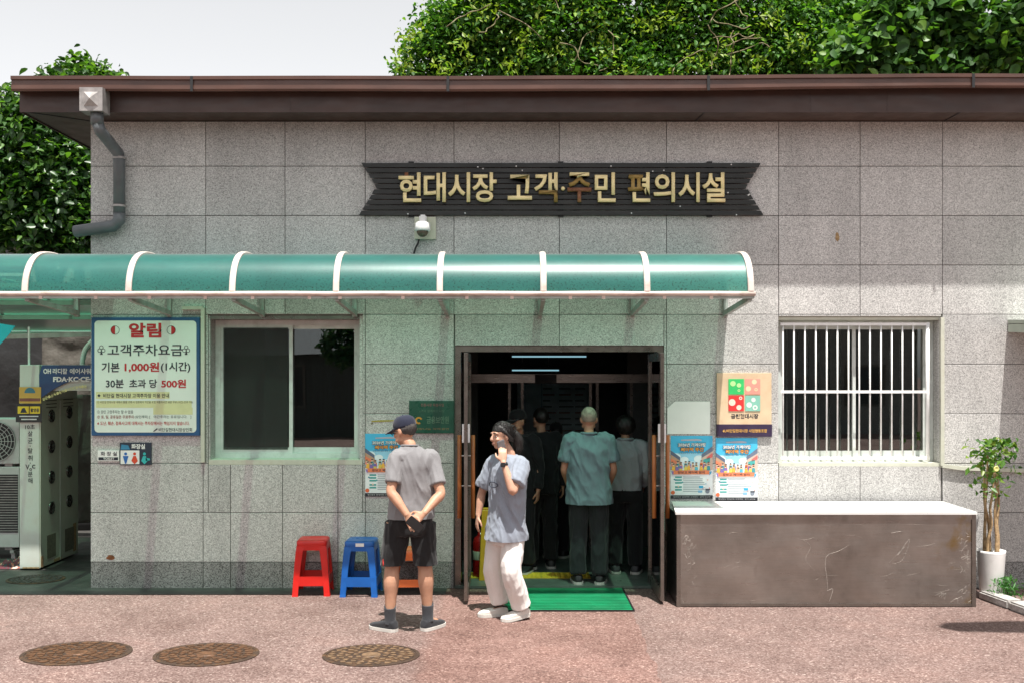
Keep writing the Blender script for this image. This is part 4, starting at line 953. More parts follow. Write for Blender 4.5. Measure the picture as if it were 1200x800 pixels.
qc = gp(1183, 706); qc.y += 0.06
sp_ = thing('small_feathery_plant', 'small feathery green plant behind the kerb at right', 'plant', (qc.x, qc.y, 0))
rs = np.random.RandomState(8)
for k in range(4):
    bm = bmesh.new(); x_, y_ = rs.uniform(-.06, .06, 2); tube(bm, [(x_ * .5, y_ * .5, 0), (x_, y_, 0.19)], [0.005, 0.002], 6); obj('stem', bm, MAT['leaf_pot'], sp_)
n = 260; P = np.stack([rs.normal(0, 0.055, n), rs.normal(0, 0.045, n), rs.uniform(0.03, 0.21, n)], 1)
obj('foliage', leaves_mesh('foliage', P, rs.normal(size=(n, 3)), 0.012, rs, 4.5), leaf_mat('feathery_leaf', [(0.03, 0.12, 0.02), (0.07, 0.24, 0.04)]), sp_)
# lean-to at the far right
lt = thing('side_lean_to', 'grey green lean-to edge jutting in at the right of the wall', 'lean-to', (5.6, -0.5, 2.3))
lx = wx(1182, .02)
bm = bmesh.new(); prism(bm, [(lx, -0.002, wz(379)), (lx, -0.002, wz(375)), (lx, -1.0, wz(375) - 0.05), (lx, -1.0, wz(379) - 0.05)], (2.2, 0, 0)); bmesh.ops.recalc_face_normals(bm, faces=bm.faces[:])
MAT['lean'] = M('grey_green_sheet', (0.40, 0.45, 0.38), 0.6, 0, 0.1, 4)
at(obj('sheet', bm, MAT['lean']), lt)
bm = bmesh.new(); bar(bm, (lx + 0.02, -0.01, wz(384.5)), (lx + 0.02, -0.98, wz(384.5) - 0.05), 0.04, 0.075); at(obj('end_beam', bm, MAT['lean']), lt)
bm = bmesh.new(); bar(bm, (lx + 0.05, -0.03, wz(384.5)), (lx + 2.2, -0.03, wz(384.5)), 0.04, 0.075); at(obj('wall_beam', bm, MAT['lean']), lt)

# ======================= in front: stools, mat, covers =======================
def stool_mat(name, col): return M(name, col, 0.35, 0, 0.08, 5, dirt=tuple(c * 0.6 for c in col), dscale=6, damt=0.3)
def stool(px, py, hpx, col, label, rz=0.0, nm='plastic'):
    c = gp(px, py); s = F / (c.y + D); hh = hpx / s
    t = thing('plastic_stool', label, 'stool', (c.x, c.y + 0.15, 0), rz, 'plastic stools by the wall'); m = stool_mat(nm, col)
    wt_, wb = 0.135, 0.165
    # seat: a rounded slab with a rolled edge
    def sq(r, z, k=0.035, n=4):
        out = []
        for cx, cy, a0 in ((r - k, r - k, 0), (-r + k, r - k, 90), (-r + k, -r + k, 180), (r - k, -r + k, 270)):
            for q in range(n + 1):
                a = R(a0 + 90 * q / n); out.append((cx + k * math.cos(a), cy + k * math.sin(a), z))
        return out
    bm = bmesh.new(); rings(bm, [sq(wt_ - 0.003, hh - 0.055), sq(wt_, hh - 0.04), sq(wt_ - 0.001, hh - 0.012), sq(wt_ - 0.012, hh), sq(wt_ - 0.035, hh - 0.004), sq(0.02, hh - 0.006, 0.01)])
    seat = obj('seat', bm, m, t, True)
    # four angled legs of L section, joined to the seat and flared
    for sx in (-1, 1):
        for sy in (-1, 1):
            rs_ = []
            for z, w, o_ in ((hh - 0.05, wt_ - 0.003, 0.090), (hh - 0.10, wt_ + 0.004, 0.066), (hh * 0.5, wt_ + 0.016, 0.058), (0.03, wb, 0.052), (0.0, wb + 0.004, 0.056)):
                th = 0.014
                rs_.append([(sx * w, sy * w, z), (sx * (w - o_), sy * w, z), (sx * (w - o_), sy * (w - th), z), (sx * (w - th), sy * (w - th), z), (sx * (w - th), sy * (w - o_), z), (sx * w, sy * (w - o_), z)])
            bm = bmesh.new(); rings(bm, rs_); bmesh.ops.recalc_face_normals(bm, faces=bm.faces[:]); bmesh.ops.bevel(bm, geom=[e for e in bm.edges if abs(e.verts[0].co.z - e.verts[1].co.z) > 0.02], offset=0.004, segments=1, affect='EDGES')
            obj('leg', bm, m, t)
    zc, w = hh * 0.27, wt_ + 0.026
    for a in range(4):
        bm = bmesh.new(); c_, s_ = math.cos(a * math.pi / 2), math.sin(a * math.pi / 2)
        pts = [(-w + 0.02, w - 0.008), (w - 0.02, w - 0.008)]
        pr = [(p[0] * c_ - p[1] * s_, p[0] * s_ + p[1] * c_) for p in pts]
        bar(bm, (*pr[0], zc), (*pr[1], zc), 0.010, 0.085 * hh / 0.5); obj('stretcher', bm, m, t)
        # apron below the seat between the legs
        w2 = wt_ + 0.001; pts = [(-w2 + 0.05, w2 - 0.006), (w2 - 0.05, w2 - 0.006)]
        pr = [(p[0] * c_ - p[1] * s_, p[0] * s_ + p[1] * c_) for p in pts]
        bm = bmesh.new(); bar(bm, (*pr[0], hh - 0.065), (*pr[1], hh - 0.065), 0.008, 0.05); obj('apron', bm, m, t)
    return t, hh
stool(363.5, 698, 65, (0.60, 0.015, 0.010), 'red plastic stool, leftmost of three against the wall', R(3), 'red_stool_plastic')
bt, bh = stool(421, 699, 65, (0.006, 0.10, 0.38), 'blue plastic stool with a white sticker between the red and orange ones', R(-2), 'blue_stool_plastic')
bm = bmesh.new(); box(bm, -0.03, 0.045, -0.1395, -0.1375, bh - 0.047, bh - 0.018); obj('sticker', bm, WHT, bt)
stool(478, 697, 52, (0.66, 0.15, 0.04), 'orange plastic stool half hidden behind the man in grey', R(2), 'orange_stool_plastic')
# ribbed mat
MAT['mat'] = M('green_ribbed_vinyl', (0.010, 0.21, 0.085), 0.4, 0, 0.12, 5, dirt=(0.02, 0.10, 0.05), dscale=3, damt=0.5)
mt = thing('door_mat', 'green ribbed vinyl mat lying in front of the doorway', 'mat', (0.45, -0.45, 0))
mx0, mx1, my0, my1 = -0.12, 1.02, -0.90, -0.03
at(bxo('base', mx0, mx1, my0, my1, 0.003, 0.007, M('dark_green_vinyl', (0.004, 0.055, 0.024), 0.5)), mt)
nr = 15
for k in range(nr):
    y = my0 + 0.02 + (my1 - my0 - 0.04) * k / (nr - 1); bm = bmesh.new(); bar(bm, (mx0 + 0.012, y, 0.010), (mx1 - 0.012, y, 0.010), 0.036, 0.007); at(obj('rib', bm, MAT['mat']), mt)
for a in ((mx0 - 0.004, mx0 + 0.010), (mx1 - 0.010, mx1 + 0.004)): at(bxo('edge', a[0], a[1], my0, my1, 0.002, 0.015, MAT['black']), mt)
at(bxo('edge', mx0 - 0.004, mx1 + 0.004, my0 - 0.012, my0 - 0.001, 0.002, 0.013, MAT['black']), mt)
# manhole covers
MAT['iron'] = M('rusty_cast_iron', (0.055, 0.032, 0.020), 0.7, 0.2, 0.3, 20, 0.003, 120, dirt=(0.13, 0.062, 0.022), dscale=10, damt=0.8)
MAT['iron_hi'] = M('worn_iron_relief', (0.135, 0.066, 0.034), 0.5, 0.3, 0.35, 18, dirt=(0.05, 0.026, 0.016), dscale=12, damt=0.8)
def manhole(px, py, wpx, label, kind, worn=None, z0=0.0):
    c = gp(px, py); r = wpx / 2 * (c.y + D) / F
    t = thing('manhole_cover', label, 'manhole cover', (c.x, c.y, z0), 0.0, 'manhole covers in the paving'); t.scale = (1, 0.82, 1)
    mh = worn or MAT['iron_hi']
    bm = bmesh.new(); lathe(bm, [(r, 0.001), (r, 0.006), (r * 0.93, 0.009), (r * 0.92, 0.004), (r * 0.90, 0.004)], n=48); obj('rim', bm, MAT['iron'], t)
    bm = bmesh.new(); lathe(bm, [(r * 0.905, 0.0015), (r * 0.90, 0.006), (0.001, 0.006)], n=40); obj('lid', bm, MAT['iron'], t)
    bm = bmesh.new(); lathe(bm, [(r * 0.20, 0.0062), (r * 0.19, 0.010), (0.001, 0.010)], n=20); obj('centre_badge', bm, mh, t)
    for ring, (ri, ro, cnt) in enumerate(((0.25, 0.37, 9), (0.40, 0.53, 15), (0.56, 0.70, 21), (0.73, 0.88, 27))):
        for k in range(cnt):
            a0 = 2 * math.pi * (k + 0.12 + ring * 0.3) / cnt; a1 = 2 * math.pi * (k + 0.88 + ring * 0.3) / cnt; am = (a0 + a1) / 2
            pol = lambda q, a: (r * q * math.cos(a), r * q * math.sin(a), 0.0062)
            if (k + ring + kind) % 2: pts = [pol(ri, a0 * .4 + am * .6), pol((ri + ro) / 2, a1), pol(ro, am), pol((ri + ro) / 2, a0)]
            else: pts = [pol(ri, a0), pol(ri, a1), pol(ro, a1), pol(ro, a0)] if kind != 2 else [pol(ri, am), pol(ro, a1), pol(ro, a0)]
            bm = bmesh.new(); prism(bm, pts, (0, 0, 0.0045)); bmesh.ops.recalc_face_normals(bm, faces=bm.faces[:]); obj('relief_lug', bm, mh, t)
    return t
manhole(90, 765, 126, 'rusty patterned manhole cover, leftmost of the three in front', 0)
manhole(242, 766.5, 122, 'rusty patterned manhole cover in the middle of the three', 1)
worn = M('sandy_worn_relief', (0.17, 0.105, 0.058), 0.6, 0.1, 0.3, 18, dirt=(0.10, 0.05, 0.03), dscale=12, damt=0.6)
manhole(435, 767.5, 114, 'sandy manhole cover nearest to the man in grey', 2, worn)
manhole(42, 679, 66, 'dark manhole cover in the shaded alley by the white gate', 0, M('dark_worn_iron', (0.05, 0.047, 0.042), 0.6, 0.1, 0.2, 12), 0.0045)
# ======================= the alley at the left =======================
MAT['gate'] = M('pale_green_white_enamel', (0.56, 0.60, 0.54), 0.4, 0, 0.06, 4, dirt=(0.30, 0.20, 0.12), dscale=4, damt=0.25)
MAT['gate_in'] = M('pale_inner_enamel', (0.46, 0.50, 0.40), 0.4, 0, 0.08, 4, dirt=(0.2, 0.15, 0.1), dscale=4, damt=0.3)
gt = thing('air_shower_gate', 'white walk-through air shower gate with round nozzles and blue arched header', 'gate', (-4.4, 1.3, 0))
GY0, GY1 = 0.85, 1.75
gx = lambda px, y=GY0: wx(px, -y)
gz = lambda py, y=GY0: wz(py, -y)
gx0, gx1, gx2, gx3 = gx(23), gx(47.5), -4.06, -3.92
ztop = gz(427)
P_ = lambda n, a, b, c, d, e, f, m, bv=0.0: at(bxo(n, a, b, c, d, e, f, m, None, bv), gt)
lp = P_('left_post', gx0, gx1 - 0.012, GY0, GY1, 0.02, ztop - 0.001, MAT['gate'], 0.006)
ip = P_('inner_panel', gx1 - 0.0115, gx1, GY0 + 0.004, GY1 - 0.01, 0.03, ztop - 0.36, MAT['gate_in'])
P_('right_post', gx2, gx3, GY0, GY1, 0.02, ztop - 0.001, MAT['gate'], 0.006)
P_('roof_box', gx1 + 0.001, gx2 - 0.001, GY0 + 0.02, GY1, ztop - 0.26, ztop - 0.002, MAT['gate'])
P_('panel_seam', gx1 + 0.0002, gx1 + 0.003, (GY0 + GY1) / 2 - 0.01, (GY0 + GY1) / 2 + 0.01, 0.03, ztop - 0.37, MAT['gate'])
# blue header with an arch cut out of its lower edge
bm = bmesh.new(); hx0, hx1 = gx(50), gx3; zb_ = gz(470); pts = [(hx0, GY0 - 0.012, ztop - 0.004), (hx0 - 0.03, GY0 - 0.012, ztop - 0.10), (hx0 - 0.03, GY0 - 0.012, zb_)]
for k in range(13):
    t = k / 12; x = hx0 + (hx1 - hx0) * t; pts.append((x, GY0 - 0.012, zb_ + 0.02 + 0.20 * math.sin(math.pi * (0.04 + 0.92 * t))))
pts += [(hx1, GY0 - 0.012, zb_), (hx1 + 0.001, GY0 - 0.012, ztop - 0.004)]
prism(bm, pts, (0, 0.010, 0)); bmesh.ops.recalc_face_normals(bm, faces=bm.faces[:])
at(obj('header', bm, M('deep_blue_print', (0.010, 0.055, 0.16), 0.4)), gt)
bm = bmesh.new(); pts = [(x, GY0 + 0.001, z) for x, y, z in pts if True]
prism(bm, pts, (0, 0.012, 0)); bmesh.ops.recalc_face_normals(bm, faces=bm.faces[:]); at(obj('header_back', bm, MAT['gate_in']), gt)
ly = GY0 - 0.0145
def gtxt(body, a, b, py, h, m, bold=0.02): return at(lettering(body, gx(a), gx(b), gz(py), h * (D + GY0) / F, ly, m, None, bold), gt)
gtxt('OH', 51.5, 60.5, 434.5, 6, WHT, 0.04); gtxt('라디칼', 62.5, 79.5, 434.5, 6.5, WHT, 0.025); gtxt('에어샤워', 82.5, 107, 434.5, 6.5, WHT, 0.025)
gtxt('FDA·KC·CE·', 63, 107, 444, 6, WHT, 0.045)
for k, ch in enumerate('살균·소독·탈취·VOC분해·음이온'):
    t = k / 16; px = 52 + 52 * t; py = 467 - 15 * math.sin(t * 1.5)
    if px < 104: at(lettering(ch, gx(px - 1.5), gx(px + 1.5), gz(py), 3.6 * (D + GY0) / F, ly, FL((0.75, 0.72, 0.30)), None, 0.02), gt)
# stickers on the post
S1 = lambda n, a, b, c, d, col, y: at(bxo(n, gx(a), gx(b), y - 0.003, y, gz(d), gz(c), FL(col)), gt)
S1('sticker', 23.5, 49, 453, 472, (0.62, 0.42, 0.08), GY0 - 0.0145); S1('sticker_band', 24, 48, 466, 469.5, (0.20, 0.07, 0.05), GY0 - 0.018)
bm = bmesh.new(); disc(bm, gx(36), gz(460), 0.055, GY0 - 0.0185, 0, 180, 12); at(obj('sticker_motif', bm, FL((0.05, 0.22, 0.28))), gt)
S1('warning_label', 19.5, 50, 472.5, 494, (0.02, 0.02, 0.022), GY0 - 0.016); S1('label_yellow', 22, 35, 475.5, 484, (0.72, 0.52, 0.03), GY0 - 0.0195); S1('label_yellow', 36, 48, 475.5, 484, (0.72, 0.52, 0.03), GY0 - 0.0195)
S1('label_line', 24, 46, 486.5, 487.8, (0.6, 0.6, 0.6), GY0 - 0.0195); S1('label_line', 26, 44, 490, 491.4, (0.6, 0.6, 0.6), GY0 - 0.0195)
bm = bmesh.new(); poly(bm, [(gx(25), GY0 - 0.023, gz(483)), (gx(33), GY0 - 0.023, gz(483)), (gx(30), GY0 - 0.023, gz(477)), (gx(27), GY0 - 0.023, gz(478))]); at(obj('label_motif', bm, INK), gt)
at(lettering('촬영중', gx(37), gx(47), gz(480), 4.5 * (D + GY0) / F, GY0 - 0.0235, INK, None, 0.03), gt)
GI = FL((0.05, 0.06, 0.06)); yv = GY0 - 0.0025
at(lettering('10초', gx(29.5), gx(41), gz(499.5), 5.2 * (D + GY0) / F, yv, GI, None, 0.02), gt)
for ch, py, w in (('살', 507.5, 5.5), ('균', 516, 5.5), ('·', 522, 1.2), ('탈', 527.5, 5.5), ('취', 536, 5.5), ('·', 542, 1.2), ('V', 546.5, 5), ('o', 549.5, 3), ('c', 546, 4), ('분', 555, 5.5), ('해', 562.5, 5.5)):
    dx = {'V': -3.2, 'o': 0.5, 'c': 4}.get(ch, 0)
    at(lettering(ch, gx(35.5 + dx - w / 2), gx(35.5 + dx + w / 2), gz(py), (1.2 if ch == '·' else min(6.2, w * 1.15)) * (D + GY0) / F, yv, GI, None, 0.015), gt)
MAT['nozzle'] = M('dark_chrome_nozzle', (0.12, 0.12, 0.11), 0.25, 0.8)
for k in range(4):
    for yy in (GY0 + 0.24, GY0 + 0.66):
        z = 0.62 + k * 0.315 if yy > 1.3 else 0.58 + k * 0.315 + 0.02
        bm = bmesh.new(); rs_ = []
        for r_, o_ in ((0.066, 0.001), (0.066, 0.012), (0.052, 0.016), (0.040, 0.004), (0.001, 0.004)): rs_.append([(gx1 + o_, yy + r_ * math.cos(2 * math.pi * q / 18), z + r_ * math.sin(2 * math.pi * q / 18)) for q in range(18)])
        rings(bm, rs_, cap0=False); nz_ = at(obj('nozzle', bm, MAT['nozzle'], None, True), gt)
    for yy in (GY0 + 0.12, GY0 + 0.52):
        if k < 3: at(bxo('vent_slot', gx1 + 0.0003, gx1 + 0.003, yy, yy + 0.24, 1.63 + k * 0.035, 1.638 + k * 0.035, MAT['black']), gt)
for yy, w in ((GY0 + 0.14, 0.20), (GY0 + 0.56, 0.22)): at(bxo('intake_grille', gx1 + 0.0003, gx1 + 0.003, yy, yy + w, 0.09, 0.33, M('dusty_grille', (0.15, 0.14, 0.10), 0.8, 0, 0.2, 40)), gt)
for (a, b, c_, d) in ((GY0 + 0.005, GY0 + 0.06, 0.03, 0.14), (GY0 + 0.3, GY0 + 0.48, 0.03, 0.06), (GY0 + 0.76, GY0 + 0.84, 0.06, 0.36)):
    at(bxo('rust_patch', gx1 + 0.0004, gx1 + 0.0025, a, b, c_, d, MAT['rust']), gt)
at(bxo('rust_patch', gx0 + 0.03, gx1 - 0.014, GY0 - 0.002, GY0 - 0.0003, 0.022, 0.036, MAT['rust']), gt)

# ---- outdoor units of air conditioners
MAT['acw'] = M('grey_white_enamel', (0.46, 0.45, 0.44), 0.5, 0, 0.06, 4, dirt=(0.25, 0.23, 0.2), dscale=5, damt=0.3)
def outdoor_unit(x0, x1, y, z0, z1, label, fan):
    t = thing('air_conditioner_unit', label, 'air conditioner', ((x0 + x1) / 2, y + 0.15, z0), 0, 'stacked outdoor units')
    w, h = x1 - x0, z1 - z0
    b_ = bxo('casing', -w / 2, w / 2, -0.15, 0.17, 0, h, MAT['acw'], t, 0.008)
    if fan:
        cx_, r_ = w / 2 - h * 0.52, h * 0.44
        bm = bmesh.new()
        lathe(bm, [(r_, 0.0), (r_, 0.004), (0.001, 0.004)], (cx_, -0.151, h / 2), 28, axis='Y'); obj('fan_opening', bm, MAT['black'], t)
        for k in range(6):
            q = r_ * (k + 1) / 6; bm = bmesh.new(); tube(bm, [(cx_ + q * math.cos(a), -0.168, h / 2 + q * math.sin(a)) for a in np.linspace(0, 2 * math.pi, 29)], 0.0035, 5); obj('guard_ring', bm, MAT['acw'], t)
        for k in range(8):
            a = math.pi * k / 8; bm = bmesh.new(); bar(bm, (cx_ - r_ * math.cos(a), -0.166, h / 2 - r_ * math.sin(a)), (cx_ + r_ * math.cos(a), -0.166, h / 2 + r_ * math.sin(a)), 0.005); obj('guard_spoke', bm, MAT['acw'], t)
    else:
        bxo('grille_recess', -w / 2 + 0.06, w / 2 - 0.012, -0.154, -0.151, 0.16, h - 0.08, MAT['black'], t)
        for k in range(22):
            z = 0.18 + (h - 0.28) * k / 21; bm = bmesh.new(); bar(bm, (-w / 2 + 0.06, -0.158, z), (w / 2 - 0.012, -0.158, z), 0.006, 0.007); obj('grille_slat', bm, MAT['galv'], t)
    for s_ in (-1, 1): bxo('foot', s_ * w * 0.35 - 0.04, s_ * w * 0.35 + 0.04, -0.12, 0.14, -0.03, -0.001, MAT['galv'], t)
UY = 1.45
ux1 = wx(22.5, -UY); ux0 = ux1 - 0.86
outdoor_unit(ux0, ux1, UY, wz(543, -UY), wz(490, -UY), 'pale air conditioner outdoor unit with round fan, upper one left of gate', True)
outdoor_unit(ux0, ux1, UY, wz(641, -UY), wz(546.5, -UY), 'pale air conditioner outdoor unit with slatted grille, lower one left of gate', False)
for s_ in (0.1, 0.72):
    pass
st_ = thing('unit_stand', 'low steel stand under the stacked outdoor units', 'stand', (ux0 + 0.43, UY + 0.15, 0))
zs_ = wz(641, -UY) - 0.03
for a in (ux0 + 0.06, ux1 - 0.10):
    for b in (UY + 0.03, UY + 0.26): at(bxo('leg', a, a + 0.04, b, b + 0.04, 0.006, zs_ - 0.03, MAT['galv']), st_)
    at(bxo('cross_bar', a, a + 0.04, UY + 0.0, UY + 0.33, zs_ - 0.029, zs_ - 0.001, MAT['galv']), st_)
rg = thing('crumpled_cloth', 'crumpled patterned cloth on the ground by the gate post', 'cloth', (gx(8), 1.0, 0))
bm = bmesh.new(); bmesh.ops.create_grid(bm, x_segments=26, y_segments=16, size=1.0)
for v_ in bm.verts:
    x, y = v_.co.x, v_.co.y; v_.co.x = x * 0.19; v_.co.y = y * 0.12
    v_.co.z = 0.012 + 0.10 * max(0, (1 - x * x * 0.9) * (1 - y * y)) * (0.55 + 0.9 * noise.noise((x * 2.3, y * 2.3, 4)) + 0.4 * noise.noise((x * 6, y * 6, 2)))
    v_.co.z = max(0.008, v_.co.z)
m, nt, bs = nodes_of('patterned_cloth'); v_ = coords(nt)
c_ = ramp(nt, nz(nt, v_, 22, 2), [(0.36, (0.10, 0.02, 0.03)), (0.46, (0.03, 0.06, 0.06)), (0.54, (0.40, 0.12, 0.08)), (0.64, (0.5, 0.42, 0.36))], 'CONSTANT'); nt.links.new(c_, bs.inputs['Base Color']); bs.inputs['Roughness'].default_value = 0.9
obj('cloth', bm, m, rg, True)

# ---- canopy and tarpaulins over the alley
ac = thing('alley_canopy', 'teal canopy with pale green beams over the alley left of the building', 'canopy', (-5.2, 1.5, 2.4))
MAT['beam_green'] = M('pale_green_paint', (0.22, 0.42, 0.33), 0.5, 0, 0.1, 5)
AY = [0.12, 0.55, 1.05, 1.6, 2.2]; AZ = [2.80, 2.78, 2.70, 2.58, 2.42]
for k in range(4):
    bm = bmesh.new(); poly(bm, [(-8.0, AY[k], AZ[k] + 0.03), (XL - 0.02, AY[k], AZ[k] + 0.03), (XL - 0.02, AY[k + 1], AZ[k + 1] + 0.03), (-8.0, AY[k + 1], AZ[k + 1] + 0.03)])
    at(obj('canopy_sheet', bm, MAT['teal']), ac)
for k in range(5):
    bm = bmesh.new(); bar(bm, (-8.0, AY[k], AZ[k]), (XL - 0.03, AY[k], AZ[k]), 0.035, 0.045); at(obj('purlin', bm, MAT['beam_green']), ac)
for x in (-4.12, -4.75, -5.5, -6.3):
    for k in range(4):
        pass
    bm = bmesh.new()
    tube(bm, catmull([(x, a, b + 0.055) for a, b in zip(AY, AZ)], 3), 0.017, 6); at(obj('curved_rafter', bm, MAT['beam_green']), ac)
bm = bmesh.new(); bar(bm, (-8, 2.24, 2.33), (XL - 0.02, 1.2, 2.40), 0.04, 0.05); at(obj('edge_beam', bm, MAT['bracket']), ac)
for x in (-4.3, -6.9):
    bm = bmesh.new(); bar(bm, (x, 2.3, 0.006), (x, 2.3, 2.34), 0.05); at(obj('post', bm, MAT['bracket']), ac)
MAT['tarp_black'] = M('black_tarpaulin', (0.012, 0.012, 0.012), 0.6, 0, 0.2, 3, 0.02, 4)
MAT['tarp_grey'] = M('grey_brown_tarpaulin', (0.10, 0.09, 0.075), 0.7, 0, 0.15, 3, 0.03, 5)
def tarp(name, x0, x1, y, z0, z1, m, label, amp=0.05, seed=0, n=30):
    bm = bmesh.new(); vs = []
    for j in range(n + 1):
        row = []
        for i in range(n + 1):
            u, w = i / n, j / n; x = x0 + (x1 - x0) * u; z = z0 + (z1 - z0) * w
            row.append(bm.verts.new((x, y + amp * (math.sin(u * 17 + 2 * noise.noise((u * 3, w * 2, seed))) * 0.5 + noise.noise((u * 6, w * 5, seed + 3))), z)))
        vs.append(row)
    for j in range(n):
        for i in range(n): bm.faces.new((vs[j][i], vs[j][i + 1], vs[j + 1][i + 1], vs[j + 1][i]))
    o = obj(name, bm, m, None, True); o.modifiers.new('thick', 'SOLIDIFY').thickness = 0.003
    return tag(o, label, 'tarpaulin', 'tarpaulins at the end of the alley')
tarp('tarpaulin', -9.0, XL - 0.03, 3.4, 0.01, 2.9, MAT['tarp_black'], 'black tarpaulin hanging across the end of the alley', 0.05, 1)
tarp('tarpaulin', wx(49, -2.5), XL - 0.05, 2.5, wz(470, -2.5), wz(385, -2.5), MAT['tarp_grey'], 'grey brown tarpaulin hanging above the gate', 0.04, 5)
tarp('tarpaulin', wx(86, -2.05), XL - 0.06, 2.05, 0.30, wz(462, -2.05), MAT['tarp_grey'], 'crumpled grey sheet hanging between the gate and the wall', 0.05, 9)
bm = bmesh.new(); prism(bm, [tuple(wp(-8, 378, -0.4)), tuple(wp(18, 382, -0.4)), tuple(wp(8, 395, -0.4)), tuple(wp(-8, 412, -0.4))], (0, 0.004, 0)); bmesh.ops.recalc_face_normals(bm, faces=bm.faces[:])
tag(obj('cyan_banner', bm, M('cyan_vinyl', (0.01, 0.52, 0.62), 0.45, 0, 0.05, 3)), 'bright cyan banner corner hanging at the left edge', 'banner')
bm = bmesh.new(); tube(bm, [(wx(34, -0.95), 0.95, 2.45), (wx(34, -0.95), 0.95, ztop - 0.002)], 0.011, 8); tag(obj('thin_pole', bm, MAT['whitebar']), 'thin white pole standing on the gate top', 'pole')
bm = bmesh.new(); tube(bm, catmull([tuple(wp(96, 430, -1.9)), tuple(wp(97, 420, -1.9)), tuple(wp(101, 408, -1.9)), tuple(wp(110, 398, -1.9))], 5), 0.03, 8); tag(obj('bent_duct', bm, MAT['whitebar'], None, True), 'bent white duct behind the gate near the wall corner', 'duct')

# ---- far wall and roof glimpsed at the left, and the street behind the viewer
MAT['far_wall'] = M('beige_render', (0.30, 0.27, 0.24), 0.8, 0, 0.12, 2)
MAT['far_roof'] = M('grey_roof_tile', (0.10, 0.11, 0.12), 0.7)
def house(name, x0, x1, y0, y1, h, label, wins, m, rm, face=-1, rows=2):
    t = thing(name, label, 'building', ((x0 + x1) / 2, (y0 + y1) / 2, 0))
    at(bxo('wall', x0, x1, y0, y1, 0.0, h, m), t)
    bm = bmesh.new(); prism(bm, [(x0 - 0.3, y0 - 0.3, h + 0.001), (x0 - 0.3, y1 + 0.3, h + 0.001), (x0 - 0.3, (y0 + y1) / 2, h + 0.9)], (x1 - x0 + 0.6, 0, 0)); bmesh.ops.recalc_face_normals(bm, faces=bm.faces[:]); at(obj('roof', bm, rm), t)
    fy = y0 if face < 0 else y1
    for r_ in range(rows):
        for k in range(wins):
            cx = x0 + (x1 - x0) * (k + 0.5) / wins; z = 0.9 + r_ * 2.9
            w = at(bxo('window', cx - 0.65, cx + 0.65, min(fy, fy + face * 0.03), max(fy, fy + face * 0.03), z, z + 1.3, MAT['alu'] if face < 0 else MAT['tarp_grey']), t)
            p_ = bxo('pane', cx - 0.58, cx + 0.58, min(fy + face * 0.031, fy + face * 0.035), max(fy + face * 0.031, fy + face * 0.035), z + 0.07, z + 1.23, MAT['black']); p_.parent = w
    return t
house('far_house', -17.5, -8.2, 10.0, 16.0, 6.6, 'beige house with grey roof glimpsed behind the left tree', 3, MAT['far_wall'], MAT['far_roof'])
house('street_house', -15, -2.0, -27, -21, 2.5, 'dark plastered house across the street, mirrored in the window glass', 4, M('brown_brick_wall', (0.06, 0.062, 0.058), 0.85), MAT['far_roof'], 1, 1)
house('street_house', -0.5, 13, -29, -23, 7.2, 'grey plastered house across the street, behind the viewer', 4, M('grey_plaster_wall', (0.20, 0.20, 0.19), 0.85), MAT['far_roof'], 1)
# ======================= trees =======================
MAT['bark'] = M('dark_bark', (0.06, 0.045, 0.03), 0.9, 0, 0.3, 12, 0.02, 20)
def crown_points(blobs, n, rs, shell=0.55):
    """points through the volume of overlapping blobs, denser near the outside, clumped"""
    vol = np.array([b[3] * b[4] * b[5] for b in blobs]) ** 0.75; pk = rs.choice(len(blobs), n, p=vol / vol.sum())
    B = np.array(blobs); d = rs.normal(size=(n, 3)); d /= np.linalg.norm(d, axis=1, keepdims=True)
    r = shell + (1 - shell) * rs.uniform(0, 1, n) ** 0.6
    # uneven outline: radius swells and shrinks with direction
    rough = 1 + 0.16 * np.sin(d[:, 0] * 7 + pk) * np.cos(d[:, 2] * 6 + pk * 2) + 0.10 * np.sin(d[:, 1] * 13 + d[:, 2] * 11 + pk)
    P = B[pk, :3] + d * B[pk, 3:6] * (r * rough)[:, None]
    return P, d
def clump(P, rs, k, s):
    """pull points to twig ends so light and dark clumps appear"""
    n = len(P); c = P[rs.choice(n, k)]; idx = rs.choice(k, n)
    # nearest of a few random clumps keeps it cheap
    cand = rs.choice(k, (n, 24)); dist = ((c[cand] - P[:, None]) ** 2).sum(2); best = cand[np.arange(n), dist.argmin(1)]
    return c[best] * 0.80 + P * 0.20 + rs.normal(0, s, (n, 3))
